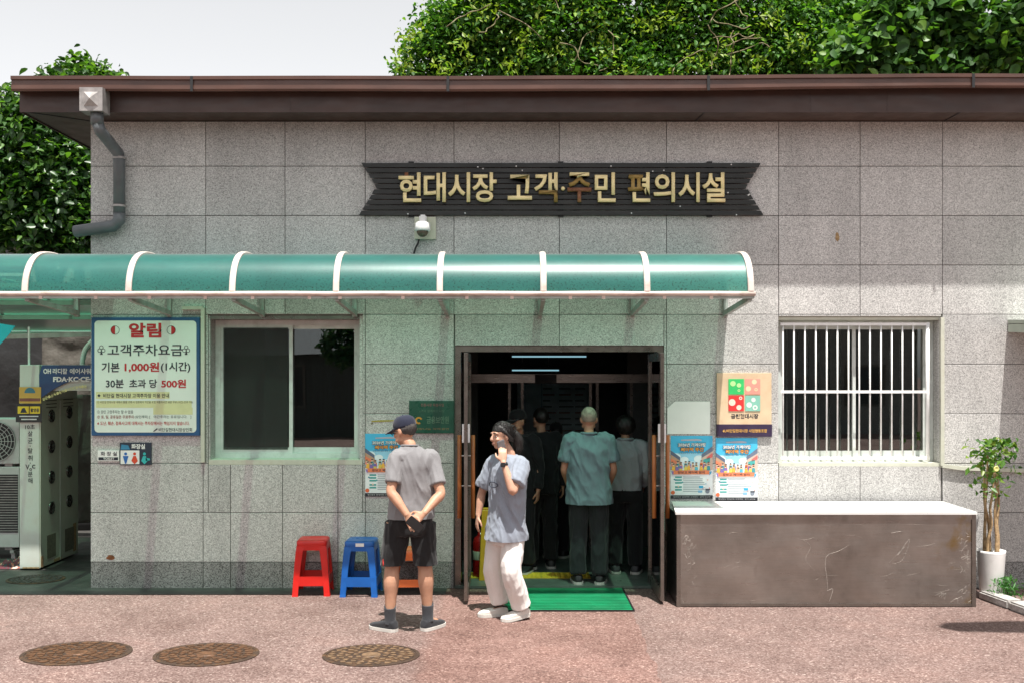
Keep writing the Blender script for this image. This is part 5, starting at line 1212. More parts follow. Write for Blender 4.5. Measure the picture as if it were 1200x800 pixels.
def tree(name, label, base, trunk_pts, trunk_r, blobs, n, size, mats, seed, k, s, long=1.9, limbs=5, group=None, fold=0.25):
    t = thing(name, label, 'tree', base, 0, group); rs = np.random.RandomState(seed); b0 = Vector(base)
    bm = bmesh.new(); pts = [Vector(p) - b0 for p in trunk_pts]; cp = catmull(pts, 5); tube(bm, cp, [trunk_r * (1 - 0.65 * i / (len(cp) - 1)) for i in range(len(cp))], 9)
    obj('trunk', bm, MAT['bark'], t, True)
    for q in range(min(limbs, len(blobs))):
        bl = blobs[q]; a = cp[int(len(cp) * (0.45 + 0.08 * (q % 5)))]; e = Vector(bl[:3]) - b0
        bm = bmesh.new(); lp_ = catmull([a, a.lerp(e, 0.5) + Vector((rs.uniform(-.2, .2), rs.uniform(-.2, .2), rs.uniform(-.1, .3))), e], 5)
        tube(bm, lp_, [trunk_r * 0.45 * (1 - 0.75 * i / (len(lp_) - 1)) for i in range(len(lp_))], 7); obj('limb', bm, MAT['bark'], t, True)
    P, d = crown_points(blobs, n, rs); P = clump(P, rs, k, s)
    N = d * 0.5 + rs.normal(size=(n, 3)) * 0.55 + np.array([0, 0, 0.75])
    nm = len(mats); cut_ = [int(n * i / nm) for i in range(nm + 1)]
    for i in range(nm):
        sl = slice(cut_[i], cut_[i + 1])
        if len(mats) == 1 or i == 0: w = None
        obj('crown', leaves_mesh('crown', P[sl] - np.array(base), N[sl], size, rs, long, fold, True), mats[i], t)
    return t
GL1 = leaf_mat('glossy_broad_leaf', [(0.015, 0.050, 0.010), (0.026, 0.076, 0.014), (0.048, 0.112, 0.020)], 0.38, 0.25, 0.5)
GL2 = leaf_mat('fresh_broad_leaf', [(0.06, 0.15, 0.018), (0.10, 0.22, 0.03), (0.16, 0.28, 0.04)], 0.4, 0.4)
V1 = leaf_mat('dark_creeper_leaf', [(0.022, 0.075, 0.011), (0.042, 0.125, 0.016), (0.068, 0.18, 0.024)], 0.55, 0.3, 0.3)
V2 = leaf_mat('bright_creeper_leaf', [(0.07, 0.20, 0.02), (0.125, 0.28, 0.03), (0.24, 0.37, 0.04)], 0.55, 0.42, 0.3)
V3 = leaf_mat('yellow_green_shoot', [(0.16, 0.27, 0.025), (0.26, 0.34, 0.04)], 0.45, 0.4)
PW = leaf_mat('large_soft_leaf', [(0.024, 0.07, 0.018), (0.042, 0.11, 0.025), (0.08, 0.18, 0.045)], 0.55, 0.35, 0.3)
def pos(px, py, y): return (wx(px, -y), y, wz(py, -y))
# left tree behind the alley
TY = 4.6
def bl(px, py, y, rpx, rz=None, ry=None):
    s = (D + y) / F; p = pos(px, py, y); return (*p, rpx * s, (ry or rpx) * s, (rz or rpx) * s)
tree('broadleaf_tree', 'glossy dark green broadleaf tree behind the alley at left', (wx(55, -TY), TY, 0), [(wx(55, -TY), TY, 0), (wx(58, -TY), TY, 2.0), (wx(60, -TY), TY, 4.2)], 0.14,
     [bl(40, 170, TY, 52), bl(20, 230, TY, 48), bl(80, 220, TY, 50), bl(95, 160, TY + 0.6, 48), bl(60, 270, TY, 45), bl(-20, 250, TY, 48), bl(110, 270, TY, 40), bl(85, 120, TY + 0.8, 42), bl(30, 130, TY + .3, 34), bl(10, 170, TY + .3, 30)], 26000, 0.062, [GL1, GL1, GL1, GL2], 11, 1100, 0.07)
tree('slender_tree', 'fresh green treetop showing just above the left end of the gutter', (wx(95, -6.4), 6.4, 0), [(wx(95, -6.4), 6.4, 0), (wx(94, -6.4), 6.4, 3.5), (wx(96, -6.4), 6.4, 6.0)], 0.10,
     [bl(92, 90, 6.4, 22), bl(62, 103, 6.4, 26, 20), bl(122, 102, 6.4, 26, 20), bl(98, 76, 6.4, 11, 12), bl(128, 84, 6.4, 14, 10), bl(75, 94, 6.4, 16), bl(145, 96, 6.4, 10), bl(40, 104, 6.4, 12), bl(95, 130, 6.4, 45)], 4200, 0.062, [GL2, GL1], 12, 200, 0.06)
# big creeper-grown tree behind the roof
CY = 7.0
blobs = [bl(px, py, CY + dy, r, rz) for px, py, r, rz, dy in ((500, 60, 34, 40, 0), (540, 30, 52, 50, 0.3), (600, 20, 62, 55, 0), (670, 30, 66, 60, -0.2), (740, 10, 66, 62, 0.2), (810, 30, 66, 60, 0), (880, 5, 66, 66, 0.2), (930, 50, 54, 50, -0.1), (560, 80, 60, 45, 0.2), (640, 90, 66, 45, 0), (720, 90, 70, 45, -0.1), (800, 95, 70, 45, 0), (880, 95, 66, 45, 0), (975, 20, 50, 50, 0.4), (990, 70, 44, 40, 0.5), (1010, 10, 40, 40, 0.6), (480, 88, 24, 22, 0), (600, -40, 60, 40, 0), (700, -60, 80, 50, 0), (820, -60, 80, 50, 0))]
big = tree('creeper_grown_tree', 'broad tree smothered in small leaved creeper behind the roof', (wx(720, -CY - 1), CY + 1, 0), [(wx(720, -CY - 1), CY + 1, 0), (wx(718, -CY - 1), CY + 1, 3.0), (wx(725, -CY - 1), CY + 1, 6.0)], 0.35, blobs, 105000, 0.050, [V1, V1, V2], 13, 2600, 0.085, 1.8, 8)
rs = np.random.RandomState(15)
sel = np.array([(px, py) for px, py in ((565, 12), (545, 55), (610, 45), (655, 60), (700, 35), (705, 55), (715, 65), (760, 30), (790, 20), (820, 65), (818, 72), (905, 22), (935, 50), (890, 75), (600, 75), (470, 70), (690, 12), (480, 40), (850, 60), (640, 20), (740, 80), (520, 80))], float)
pts = sel[rs.choice(len(sel), 1100)] + rs.normal(0, 1, (1100, 2)) * [9, 8]
P = np.array([pos(a, b, CY - 0.75 + 0.15 * rs.normal()) for a, b in pts]) - np.array(big.location)
obj('young_shoots', leaves_mesh('young_shoots', P, rs.normal(size=(len(P), 3)) + [0, -0.3, 0.6], 0.045, rs, 2.2), [V3], big)
for k in range(16):    # bare hanging runners
    px, py = rs.uniform(560, 930), rs.uniform(-10, 60); q = [pos(px, py, CY - 0.9)]
    a = rs.uniform(0, 6.28)
    for i in range(7):
        a += rs.normal(0, 0.5); px += 8 * math.cos(a); py += 6 * math.sin(a) + 2; q.append(pos(px, py, CY - 0.9 + rs.normal(0, 0.05)))
    bm = bmesh.new(); tube(bm, catmull([Vector(v_) - Vector(big.location) for v_ in q], 4), 0.009, 5); obj('runner', bm, M('pale_runner', (0.20, 0.17, 0.09), 0.8) if k == 0 else bpy.data.materials['pale_runner'], big, True)
# large-leaved tree at the right
RY = 5.6
tree('large_leaved_tree', 'tree with large soft leaves behind the roof at the right', (wx(1120, -RY), RY, 0), [(wx(1120, -RY), RY, 0), (wx(1118, -RY), RY, 2.6), (wx(1105, -RY), RY, 5.0)], 0.16,
     [bl(px, py, RY + dy, r, rz) for px, py, r, rz, dy in ((1000, 66, 40, 26, 0), (1050, 40, 46, 36, 0), (1100, 20, 50, 36, 0.2), (1160, 30, 52, 38, 0), (1085, 72, 34, 22, 0.1), (1180, 72, 50, 28, 0), (1040, 5, 34, 20, 0), (1210, 20, 46, 40, 0), (985, 85, 30, 16, 0), (1090, -20, 50, 30, .2), (1130, 95, 40, 18, 0), (1050, 95, 40, 18, 0))], 5600, 0.120, [PW, PW, GL2], 17, 520, 0.11, 1.35, 6, fold=0.16)
tree('backdrop_tree', 'darker tree filling in behind the large leaved one at right', (wx(1120, -11), 11, 0), [(wx(1120, -11), 11, 0), (wx(1120, -11), 11, 5)], 0.2, [bl(1000, 60, 11, 60, 50), bl(1080, 50, 11, 60, 50), bl(1160, 70, 11, 50, 40), bl(1220, 60, 11, 60, 50)], 5000, 0.16, [V1, GL1], 19, 500, 0.12)
bm = bmesh.new(); tube(bm, [(wx(1166, -16), 16, 0), (wx(1166, -16), 16, 9.5)], [0.14, 0.11], 10)
up = thing('utility_pole', 'grey utility pole glimpsed through leaves at the top right', 'pole', (0, 0, 0)); obj('shaft', bm, MAT['galv'], up, True)
bm = bmesh.new(); bar(bm, (wx(1166, -16) - 0.8, 15.9, 8.7), (wx(1166, -16) + 0.8, 15.9, 8.7), 0.08); obj('cross_arm', bm, MAT['galv'], up)
# guessed street lamp added out of view at right, to cast the oval shadow
hp = gp(1150, 734.5); zl = 5.6; lo = hp + SUN * (zl / SUN.z)
sl = thing('added_street_lamp', 'guessed street lamp added out of view to shade the paving by the counter', 'street lamp', (lo.x + 2.2, lo.y, 0))
bm = bmesh.new(); tube(bm, [(0, 0, 0), (0, 0, zl - 0.1), (-0.25, 0, zl + 0.12), (-0.9, 0, zl + 0.14)], [0.08, 0.055, 0.045, 0.04], 10); obj('pole', bm, MAT['galv'], sl, True)
bm = bmesh.new(); tube(bm, [(-0.8, 0, zl + 0.10), (-1.0, 0, zl + 0.09), (-1.9, 0, zl + 0.05), (-2.42, 0, zl + 0.03), (-2.52, 0, zl + 0.03)], [(0.05, 0.03), (0.16, 0.05), (0.19, 0.05), (0.14, 0.04), (0.03, 0.02)], 14); obj('lamp_head', bm, MAT['galv'], sl, True)

# a street tree behind the viewer, seen only as a dark shape mirrored in the glass
tree('street_tree', 'street tree behind the viewer, mirrored dark in the left window', (-3.9, -17, 0), [(-3.9, -17, 0), (-3.9, -17, 1.6), (-3.8, -17, 3.0)], 0.10, [(-3.6, -17, 3.1, 0.9, 0.8, 0.8), (-4.4, -17, 2.7, 0.7, 0.7, 0.6), (-2.9, -17, 2.8, 0.7, 0.7, 0.6), (-3.5, -17, 3.8, 0.5, 0.5, 0.5)], 3500, 0.10, [GL1], 23, 300, 0.08)
# ======================= people =======================
def ell(bm, c, rx, ry, rz, rot=None, sub=3):
    mt_ = Matrix.Translation(Vector(c)) @ (rot.to_4x4() if rot else Matrix.Identity(4)) @ Matrix.Diagonal((rx, ry, rz, 1))
    bmesh.ops.create_icosphere(bm, subdivisions=sub, radius=1.0, matrix=mt_)
def lim(bm, pts, rad, n=12, k=4, ref=(0, 1, 0.01)):
    """tapered limb: radii number or (across, along-ref) pairs"""
    P = catmull(pts, k); Rr = [r if isinstance(r, (tuple, list)) else (r, r) for r in rad]
    Rc = catmull([(a, b, 0) for a, b in Rr], k)
    tube(bm, P, [(max(q.x, .002), max(q.y, .002)) for q in Rc], n, ref=ref)
def sect(bm, secs, yaw, n=24, sq=2.4, k=4):
    """stack of level super-ellipse sections (centre, half width, half depth) turned by yaw"""
    C = catmull([s[0] for s in secs], k); Q = catmull([(s[1], s[2], 0) for s in secs], k); cy, sy = math.cos(yaw), math.sin(yaw); rs_ = []
    for c, q in zip(C, Q):
        ring = []
        for i in range(n):
            a = 2 * math.pi * i / n; ca, sa = math.cos(a), math.sin(a)
            x = q.x * math.copysign(abs(ca) ** (2 / sq), ca); y = q.y * math.copysign(abs(sa) ** (2 / sq), sa)
            ring.append(c + Vector((x * cy - y * sy, x * sy + y * cy, 0)))
        rs_.append(ring)
    rings(bm, rs_)
def grow(name, bm, voxel, m, parent, it=3, disp=None, fac=0.5, hemz=None):
    """one continuous skin over everything in bm"""
    me = bpy.data.meshes.new('t'); bmesh.ops.recalc_face_normals(bm, faces=bm.faces[:]); bm.to_mesh(me); bm.free()
    o = bpy.data.objects.new('t', me); COL.objects.link(o)
    r_ = o.modifiers.new('r', 'REMESH'); r_.mode = 'VOXEL'; r_.voxel_size = voxel
    s_ = o.modifiers.new('s', 'SMOOTH'); s_.factor = fac; s_.iterations = it
    dg = bpy.context.evaluated_depsgraph_get(); out = bpy.data.meshes.new_from_object(o.evaluated_get(dg))
    bpy.data.objects.remove(o); bpy.data.meshes.remove(me); out.materials.clear()
    if disp:
        nv = len(out.vertices); co = np.empty(nv * 3); no = np.empty(nv * 3); out.vertices.foreach_get('co', co); out.vertices.foreach_get('normal', no)
        co = co.reshape(-1, 3); no = no.reshape(-1, 3)
        d_ = np.array([disp(Vector(c)) for c in co]); out.vertices.foreach_set('co', (co + no * d_[:, None]).ravel()); out.update()
    if hemz is not None:      # crisp hem
        b2 = bmesh.new(); b2.from_mesh(out); bmesh.ops.bisect_plane(b2, geom=b2.verts[:] + b2.edges[:] + b2.faces[:], plane_co=(0, 0, hemz), plane_no=(0, 0.0, -1), clear_outer=True); b2.to_mesh(out); b2.free()
    return obj(name, out, m, parent, True)
def folds(amp, seed, sc=(7, 7, 3.2), diag=0.0):
    def f(p):
        q = Vector((p.x * sc[0] + diag * p.z * 6, p.y * sc[1], p.z * sc[2] + diag * p.x * 5)); w = noise.noise(q * 0.6 + Vector((seed, 0, 0)))
        a = noise.noise(q * 1.3 + Vector((seed, w * 2.5, 0))); b = noise.noise(q * 2.9 + Vector((0, seed, w * 2)))
        return amp * 1.5 * ((1 - abs(a) * 2.4) * 0.9 + 0.5 * (1 - 2.5 * abs(b))) - amp * 0.35
    return f
def hand(bm, w, d, nrm, thumb, curl=0.4, s=1.0, spread=0.02):
    """palm and five fingers: d = direction of the fingers, nrm = where the palm faces, thumb = side of the thumb"""
    w, d, nrm = Vector(w), Vector(d).normalized(), Vector(nrm); nrm = (nrm - d * nrm.dot(d)).normalized(); l = Vector(thumb); l = (l - d * l.dot(d) - nrm * l.dot(nrm)).normalized()
    lim(bm, [w - d * .02, w + d * .015 * s, w + d * .05 * s, w + d * .088 * s], [(.024 * s, .019 * s), (.031 * s, .017 * s), (.041 * s, .015 * s), (.038 * s, .012 * s)], 12, 3, nrm)
    for i, (o, L) in enumerate(((.030, .066), (.011, .077), (-.010, .072), (-.029, .058))):
        p = w + d * (.083 - .004 * abs(i - 1)) * s + l * o * s; q = d; pts = [p - d * .02, p]
        for j, f in enumerate((.45, .31, .24)):
            a = curl * (0.7 + 0.5 * j); q = (q * math.cos(a) + nrm * math.sin(a) + l * (1.5 - i) * spread).normalized(); nn = nrm; pts.append(pts[-1] + q * L * f * s)
            nrm_ = (nrm - q * nrm.dot(q)); 
        lim(bm, pts, [.0085 * s, .0095 * s, .0088 * s, .008 * s, .0062 * s], 8, 2)
    t0 = w + d * .025 * s + l * .026 * s; t1 = t0 + (d * .55 + l * .75 + nrm * .25).normalized() * .036 * s; t2 = t1 + (d * .85 + l * .25 + nrm * .4).normalized() * .030 * s; t3 = t2 + (d * .9 + nrm * .45).normalized() * .024 * s
    lim(bm, [w + d * .01 * s + l * .012 * s, t0, t1, t2, t3], [.014 * s, .0135 * s, .0115 * s, .010 * s, .0075 * s], 8, 2)
def rot_head(yaw, pitch=0.0, roll=0.0): return Euler((pitch, roll, yaw), 'XYZ').to_matrix()
def head(bm, c, Rm, s=1.0):
    f = lambda x, y, z: Vector(c) + Rm @ Vector((x, y, z)) * s
    ell(bm, f(0, -.012, .025), .074 * s, .092 * s, .090 * s, Rm); ell(bm, f(0, .020, -.030), .061 * s, .068 * s, .082 * s, Rm); ell(bm, f(0, .045, -.078), .035 * s, .034 * s, .030 * s, Rm)
    for sx in (-1, 1):
        ell(bm, f(sx * .047, .036, -.062), .022 * s, .04 * s, .022 * s, Rm, 2)            # jaw
        ell(bm, f(sx * .036, .070, -.022), .022 * s, .016 * s, .018 * s, Rm, 2)           # cheek
        ell(bm, f(sx * .076, -.006, -.004), .010 * s, .018 * s, .030 * s, Rm, 2); ell(bm, f(sx * .073, .000, -.028), .008 * s, .010 * s, .012 * s, Rm, 2)   # ear
        ell(bm, f(sx * .030, .078, .030), .024 * s, .012 * s, .008 * s, Rm, 2)            # brow
    lim(bm, [f(0, .080, .022), f(0, .094, .002), f(0, .106, -.018), f(0, .090, -.026)], [.009 * s, .010 * s, .013 * s, .012 * s], 8, 3)
    for z, y in ((-.046, .084), (-.056, .081)): ell(bm, f(0, y, z), .022 * s, .010 * s, .006 * s, Rm, 2)
MAT['eye'] = M('dark_eye', (0.02, 0.015, 0.012), 0.2); MAT['lip'] = M('lip_skin', (0.36, 0.17, 0.13), 0.5); MAT['brow'] = M('brow_hair', (0.02, 0.015, 0.012), 0.8)
MAT['eyewhite'] = M('eye_white', (0.7, 0.68, 0.65), 0.25)
def face_bits(parent, c, Rm, s=1.0):
    f = lambda x, y, z: Vector(c) + Rm @ Vector((x, y, z)) * s
    for sx in (-1, 1):
        bm = bmesh.new(); ell(bm, f(sx * .031, .0755, .008), .011 * s, .008 * s, .0038 * s, Rm, 2); e = obj('eye', bm, MAT['eyewhite'], parent, True)
        bm = bmesh.new(); ell(bm, f(sx * .031, .0815, .008), .0062 * s, .003 * s, .0042 * s, Rm, 2); obj('iris', bm, MAT['eye'], e, True)
        bm = bmesh.new(); lim(bm, [f(sx * .014, .090, .033), f(sx * .032, .088, .038), f(sx * .050, .078, .032)], [.003 * s, .0042 * s, .002 * s], 6, 2); obj('eyebrow', bm, MAT['brow'], parent, True)
    bm = bmesh.new(); lim(bm, [f(-.023, .086, -.050), f(0, .0955, -.050), f(.023, .086, -.050)], [.002, .0045 * s, .002], 8, 3); obj('mouth', bm, MAT['lip'], parent, True)
def skin_mat(name, col):
    m, nt, bs = nodes_of(name); v = coords(nt, (1, 1, 1), False)
    c = mix(nt, col, ramp(nt, nz(nt, v, 14, 4), [(0.3, (0.86, 0.80, 0.78)), (0.7, (1.08, 1.05, 1.03))]), 1.0, 'MULTIPLY'); nt.links.new(c, bs.inputs['Base Color'])
    bs.inputs['Roughness'].default_value = 0.5; bs.inputs['Specular IOR Level'].default_value = 0.35; bs.inputs['Subsurface Weight'].default_value = 0.08; bs.inputs['Subsurface Radius'].default_value = (0.02, 0.008, 0.004); bs.inputs['Subsurface Scale'].default_value = 0.4
    bump(nt, bs, nz(nt, v, 160, 2), 0.001, 0.4); return m
def cloth_mat(name, col, var=0.12, rough=0.85, bscale=14, bd=0.006, weave=420):
    m, nt, bs = nodes_of(name); v = coords(nt, (1, 1, 1), False)
    c = mix(nt, col, ramp(nt, nz(nt, v, 5, 4), [(0.3, 1 - var), (0.7, 1 + var * 0.7)]), 1.0, 'MULTIPLY')
    c = mix(nt, c, ramp(nt, nz(nt, v, weave, 1), [(0.3, 0.93), (0.7, 1.06)]), 1.0, 'MULTIPLY'); nt.links.new(c, bs.inputs['Base Color'])
    bs.inputs['Roughness'].default_value = rough; bs.inputs['Specular IOR Level'].default_value = 0.25; bs.inputs['Sheen Weight'].default_value = 0.15
    vv = coords(nt, (1.0, 1.0, 0.45), False); bump(nt, bs, nz(nt, vv, bscale, 4, 0.6, 0.8), bd, 0.8); return m
SK1 = skin_mat('tanned_skin', (0.47, 0.265, 0.175)); SK2 = skin_mat('light_skin', (0.52, 0.31, 0.22))
BLK = cloth_mat('black_cotton', (0.012, 0.012, 0.014)); DRK = cloth_mat('charcoal_trouser_cloth', (0.020, 0.024, 0.026))
HAIRB = M('black_hair', (0.012, 0.010, 0.009), 0.45, 0, 0.3, 30, 0.006, 90, stretch=(1, 1, 0.15), ws=False)
def torso(bm, J, yaw, sc=1.0):
    p, c, n_ = Vector(J['pelvis']), Vector(J['chest']), Vector(J['neck'])
    sect(bm, [(p + Vector((0, 0, -.10)), .13 * sc, .09 * sc), (p, .155 * sc, .105 * sc), (p.lerp(c, .5), .135 * sc, .098 * sc), (c, .155 * sc, .112 * sc), (c.lerp(n_, .55), .150 * sc, .095 * sc), (c.lerp(n_, .85), .10 * sc, .07 * sc), (n_, .058 * sc, .06 * sc)], yaw)
    h = Vector(J['head']); lim(bm, [n_ - Vector((0, 0, .05)), n_ + Vector((0, 0, .01)), h + Vector((0, 0, -.05))], [.062 * sc, .055 * sc, .052 * sc])
def arm(bm, s_, e, w, sc=1.0):
    s_, e, w = Vector(s_), Vector(e), Vector(w)
    lim(bm, [s_, s_.lerp(e, .3), s_.lerp(e, .7), e, e.lerp(w, .28), e.lerp(w, .65), w], [.052 * sc, .049 * sc, .041 * sc, .038 * sc, .040 * sc, .032 * sc, (.026 * sc, .022 * sc)])
def leg(bm, h, k_, a, sc=1.0):
    h, k_, a = Vector(h), Vector(k_), Vector(a); back = Vector((0, -.012, 0)) * sc
    lim(bm, [h, h.lerp(k_, .35), h.lerp(k_, .8), k_, k_.lerp(a, .28) + back, k_.lerp(a, .6) + back * .6, a], [.088 * sc, .080 * sc, .058 * sc, .053 * sc, .058 * sc, .044 * sc, .034 * sc])
def shoe(name, parent, a, d, m, sole, L=0.275, lift=0.0, top=0.085, trim=None):
    a, d = Vector(a), Vector(d); d.z = 0; d.normalize(); up = Vector((0, 0, 1)); l = up.cross(d)
    heel = Vector((a.x, a.y, 0)) - d * .065
    tl = math.radians(lift); P = lambda t, z, o=0: heel + d * (t * L) + up * (z + max(0, (0.78 - t)) * L * math.tan(tl)) + l * o
    W = lambda t: 0.036 + 0.014 * math.sin(min(1, t * 1.25) * math.pi * 0.62) - 0.030 * max(0, t - .82) / .18
    bm = bmesh.new(); ts = [0.0, .05, .15, .3, .45, .6, .75, .88, .96, 1.0]
    hts = [.045, top, top + .012, top + .008, top - .008, .066, .056, .048, .038, .022]
    rs_ = []
    for t, h_ in zip(ts, hts):
        w = W(t) * (0.55 if t in (0.0, 1.0) else 0.9 if t in (.05, .96) else 1.0)
        rs_.append([P(t, .018, -w), P(t, .018 + h_ * .55, -w * 1.0), P(t, h_ * .92, -w * .72), P(t, h_, 0), P(t, h_ * .92, w * .72), P(t, .018 + h_ * .55, w), P(t, .018, w)])
    rings(bm, rs_); o = grow(name, bm, 0.006, m, parent, 4)
    bm = bmesh.new(); out = []
    for t in np.linspace(0, 1, 14): out.append((t, -1))
    for t in np.linspace(1, 0, 14): out.append((t, 1))
    pts = [P(t, 0.0015, s_ * (W(t) + .005) * (0.5 if t in (0, 1) else 1)) for t, s_ in out]; a0 = [bm.verts.new(p) for p in pts]; b0 = [bm.verts.new(p + up * .024) for p in pts]
    nq = len(pts); bm.faces.new(a0[::-1]); bm.faces.new(b0)
    for i in range(nq): bm.faces.new((a0[i], a0[(i + 1) % nq], b0[(i + 1) % nq], b0[i]))
    obj('sole', bm, sole, o)
    if trim:
        bm = bmesh.new(); lim(bm, [P(.02, top * .9, -.02), P(.25, top + .012, -.036), P(.42, top + .004, -.028), P(.46, top, 0), P(.42, top + .004, .028), P(.25, top + .012, .036), P(.02, top * .9, .02)], [.006] * 7, 8, 3); obj('collar_trim', bm, trim, o, True)
    return o
def tee(name, parent, J, yaw, m, hem, sl, ease=1.0, amp=0.006, seed=1, collar=False, slf=0.62, slr=0.072, hemw=(.185, .130), voxel=0.008, slope=0.0):
    p, c, n_ = Vector(J['pelvis']), Vector(J['chest']), Vector(J['neck']); bm = bmesh.new(); e = ease
    hc = Vector((p.x, p.y, hem - 0.035)); S_ = (Vector(J['shl']) + Vector(J['shr'])) / 2
    sect(bm, [(hc, hemw[0] * e * 0.985, hemw[1] * e), (hc.lerp(c, .12), hemw[0] * e, hemw[1] * e), (hc.lerp(c, .5), (hemw[0] * .5 + .088) * e, .128 * e), (c, .182 * e, .132 * e), (c.lerp(S_, .6), .180 * e, .120 * e), (S_ + Vector((0, 0, .02)), .160 * e, .088 * e), (S_.lerp(n_, .6) + Vector((0, 0, .018)), .105 * e, .072 * e), (n_ + Vector((0, 0, .004)), .066 * e, .064 * e)], yaw)
    for a in ('l', 'r'):
        s_, el = Vector(J['sh' + a]), Vector(J['el' + a]); f = sl if not isinstance(sl, dict) else sl[a]
        inn = s_.lerp(S_, .35) + Vector((0, 0, .0))
        if f <= 1: lim(bm, [inn, s_, s_.lerp(el, f * .5), s_.lerp(el, f * .94), s_.lerp(el, f)], [.078 * e, .070 * e, slr * e, slr * 1.03 * e, slr * 0.98 * e])
        else:
            w_ = Vector(J['wr' + a]); lim(bm, [inn, s_, s_.lerp(el, .5), el, el.lerp(w_, .5), el.lerp(w_, .93)], [.078 * e, .068 * e, .060 * e, .054 * e, .047 * e, .042 * e])
    o = grow(name, bm, voxel, m, parent, 3, folds(amp, seed, diag=slope), hemz=hem)
    if collar:
        bm = bmesh.new(); lim(bm, [n_ + Vector((.064 * math.cos(a), .062 * math.sin(a), .014)) for a in np.linspace(0, 2 * math.pi, 13)], [(.012, .02)] * 13, 8, 2); obj('collar', bm, m, o, True)
    return o
def bottoms(name, parent, J, yaw, m, stop, rad, waist, amp=0.005, seed=2, voxel=0.008, hip=(.175, .125)):
    """stop = fraction of knee (<=1) or 1 + fraction of shin where each leg ends; rad = (thigh, knee, hem)"""
    p = Vector(J['pelvis']); bm = bmesh.new()
    sect(bm, [(p + Vector((0, 0, -.13)), hip[0] * .90, hip[1] * .9), (p + Vector((0, 0, -.05)), *hip), (Vector((p.x, p.y, waist)), hip[0] * .93, hip[1] * .92)], yaw)
    for a in ('l', 'r'):
        h, k_, an = Vector(J['hip' + a]), Vector(J['kn' + a]), Vector(J['an' + a])
        if stop <= 1: lim(bm, [h, h.lerp(k_, .35), h.lerp(k_, stop * .85), h.lerp(k_, stop + .08)], [rad[0], rad[0], rad[1], rad[2]])
        else: lim(bm, [h, h.lerp(k_, .45), k_, k_.lerp(an, (stop - 1) * .5), k_.lerp(an, (stop - 1) * .92), k_.lerp(an, stop - 1)], [rad[0], rad[0] * .96, rad[1], (rad[1] + rad[2]) / 2, rad[2], rad[2]])
    return grow(name, bm, voxel, m, parent, 3, folds(amp, seed, (8, 8, 2.6)), hemz=(Vector(J['hipl']).lerp(Vector(J['knl']), stop).z if stop <= 1 else None))
def hair_cap(name, parent, c, Rm, s, m, cut_z=0.0, back=0.0, voxel=0.008, extra=None, thin=1.0):
    """hair as a shell over the skull, lower at the nape than over the brow"""
    f = lambda x, y, z: Vector(c) + Rm @ Vector((x, y, z)) * s
    bm = bmesh.new(); ell(bm, f(0, -.016, .028), (.080 * thin) * s, (.097 * thin) * s, (.095 * thin) * s, Rm, 4)
    for v_ in list(bm.verts):
        q = Rm.inverted() @ (v_.co - Vector(c)) / s
        lim_z = cut_z + (0.062 if q.y > .045 else 0.062 * max(0, (q.y + .03)) / .075) - back * max(0, -q.y) / .09
        if q.z < lim_z:
            q.z = lim_z; q.x *= .86; q.y *= .86; v_.co = Vector(c) + Rm @ q * s
    if extra: extra(bm, f)
    return grow(name, bm, voxel * .85, m, parent, 6, lambda p: 0.003 * noise.noise(p * 30) + 0.0025 * noise.noise(Vector((p.x * 90, p.y * 90, p.z * 20))))
def cap_hat(parent, c, Rm, s, m, trim):
    f = lambda x, y, z: Vector(c) + Rm @ Vector((x, y, z)) * s
    bm = bmesh.new(); rs_ = []
    for r_, z in ((.085, .020), (.088, .035), (.087, .070), (.074, .100), (.048, .119), (.012, .126)): rs_.append([f(r_ * .93 * math.cos(a), -.010 + r_ * 1.13 * math.sin(a), z) for a in np.linspace(0, 2 * math.pi, 25)[:-1]])
    rings(bm, rs_); cp = obj('cap', bm, m, parent, True)
    bm = bmesh.new(); lo_, hi_ = [], []
    for k in range(13):
        a = math.pi * (0.12 + 0.76 * k / 12); lo_.append(f(.076 * math.cos(a), .078 * math.sin(a), .030)); hi_.append(f(.080 * math.cos(a), .085 + .085 * math.sin(a) ** .7, .012 - .010 * math.cos(a) ** 2))
    A = [bm.verts.new(p) for p in lo_]; B = [bm.verts.new(p) for p in hi_]
    for i in range(12): bm.faces.new((A[i], A[i + 1], B[i + 1], B[i]))
    o = obj('brim', bm, m, cp, True); o.modifiers.new('t', 'SOLIDIFY').thickness = 0.006
    bm = bmesh.new(); ell(bm, f(0, -.010, .127), .008, .008, .005, None, 2); obj('button', bm, trim, cp, True)
    return cp
def person(label, base, group=None): return thing('person', label, 'person', base, 0, group)

# ---- the man in grey, hands clasped behind him
PXM, PYM, SM = 478.0, 738.0, (738.0 - HZ) / H
b = gp(PXM, PYM); man = person('man in grey shirt, black shorts and navy cap, hands clasped behind his back', (b.x, b.y, 0))
q = lambda px, py, y=0.0: ((px - PXM) / SM, y, (PYM - py) / SM)
Jm = dict(pelvis=q(481, 606, 0), chest=q(484, 556, .02), neck=q(480, 523, .02), head=q(473.5, 505, .05), shl=q(465, 536, -.05), shr=q(505, 537, .05), ell=q(461, 573, -.15), elr=q(517, 577, -.06), wrl=q(481, 599, -.215), wrr=q(499, 597, -.20),
          hipl=q(466, 612, 0), hipr=q(495, 612, .02), knl=q(459, 665, .02), knr=q(498, 665, .03), anl=q(457.5, 722, -.02), anr=q(501, 720, .02))
Rm_ = rot_head(R(58), R(-14))
bm = bmesh.new(); torso(bm, Jm, R(14), .90); head(bm, Jm['head'], Rm_, .98)
arm(bm, Jm['shl'], Jm['ell'], Jm['wrl']); arm(bm, Jm['shr'], Jm['elr'], Jm['wrr']); leg(bm, Jm['hipl'], Jm['knl'], Jm['anl'], 1.06); leg(bm, Jm['hipr'], Jm['knr'], Jm['anr'], 1.06)
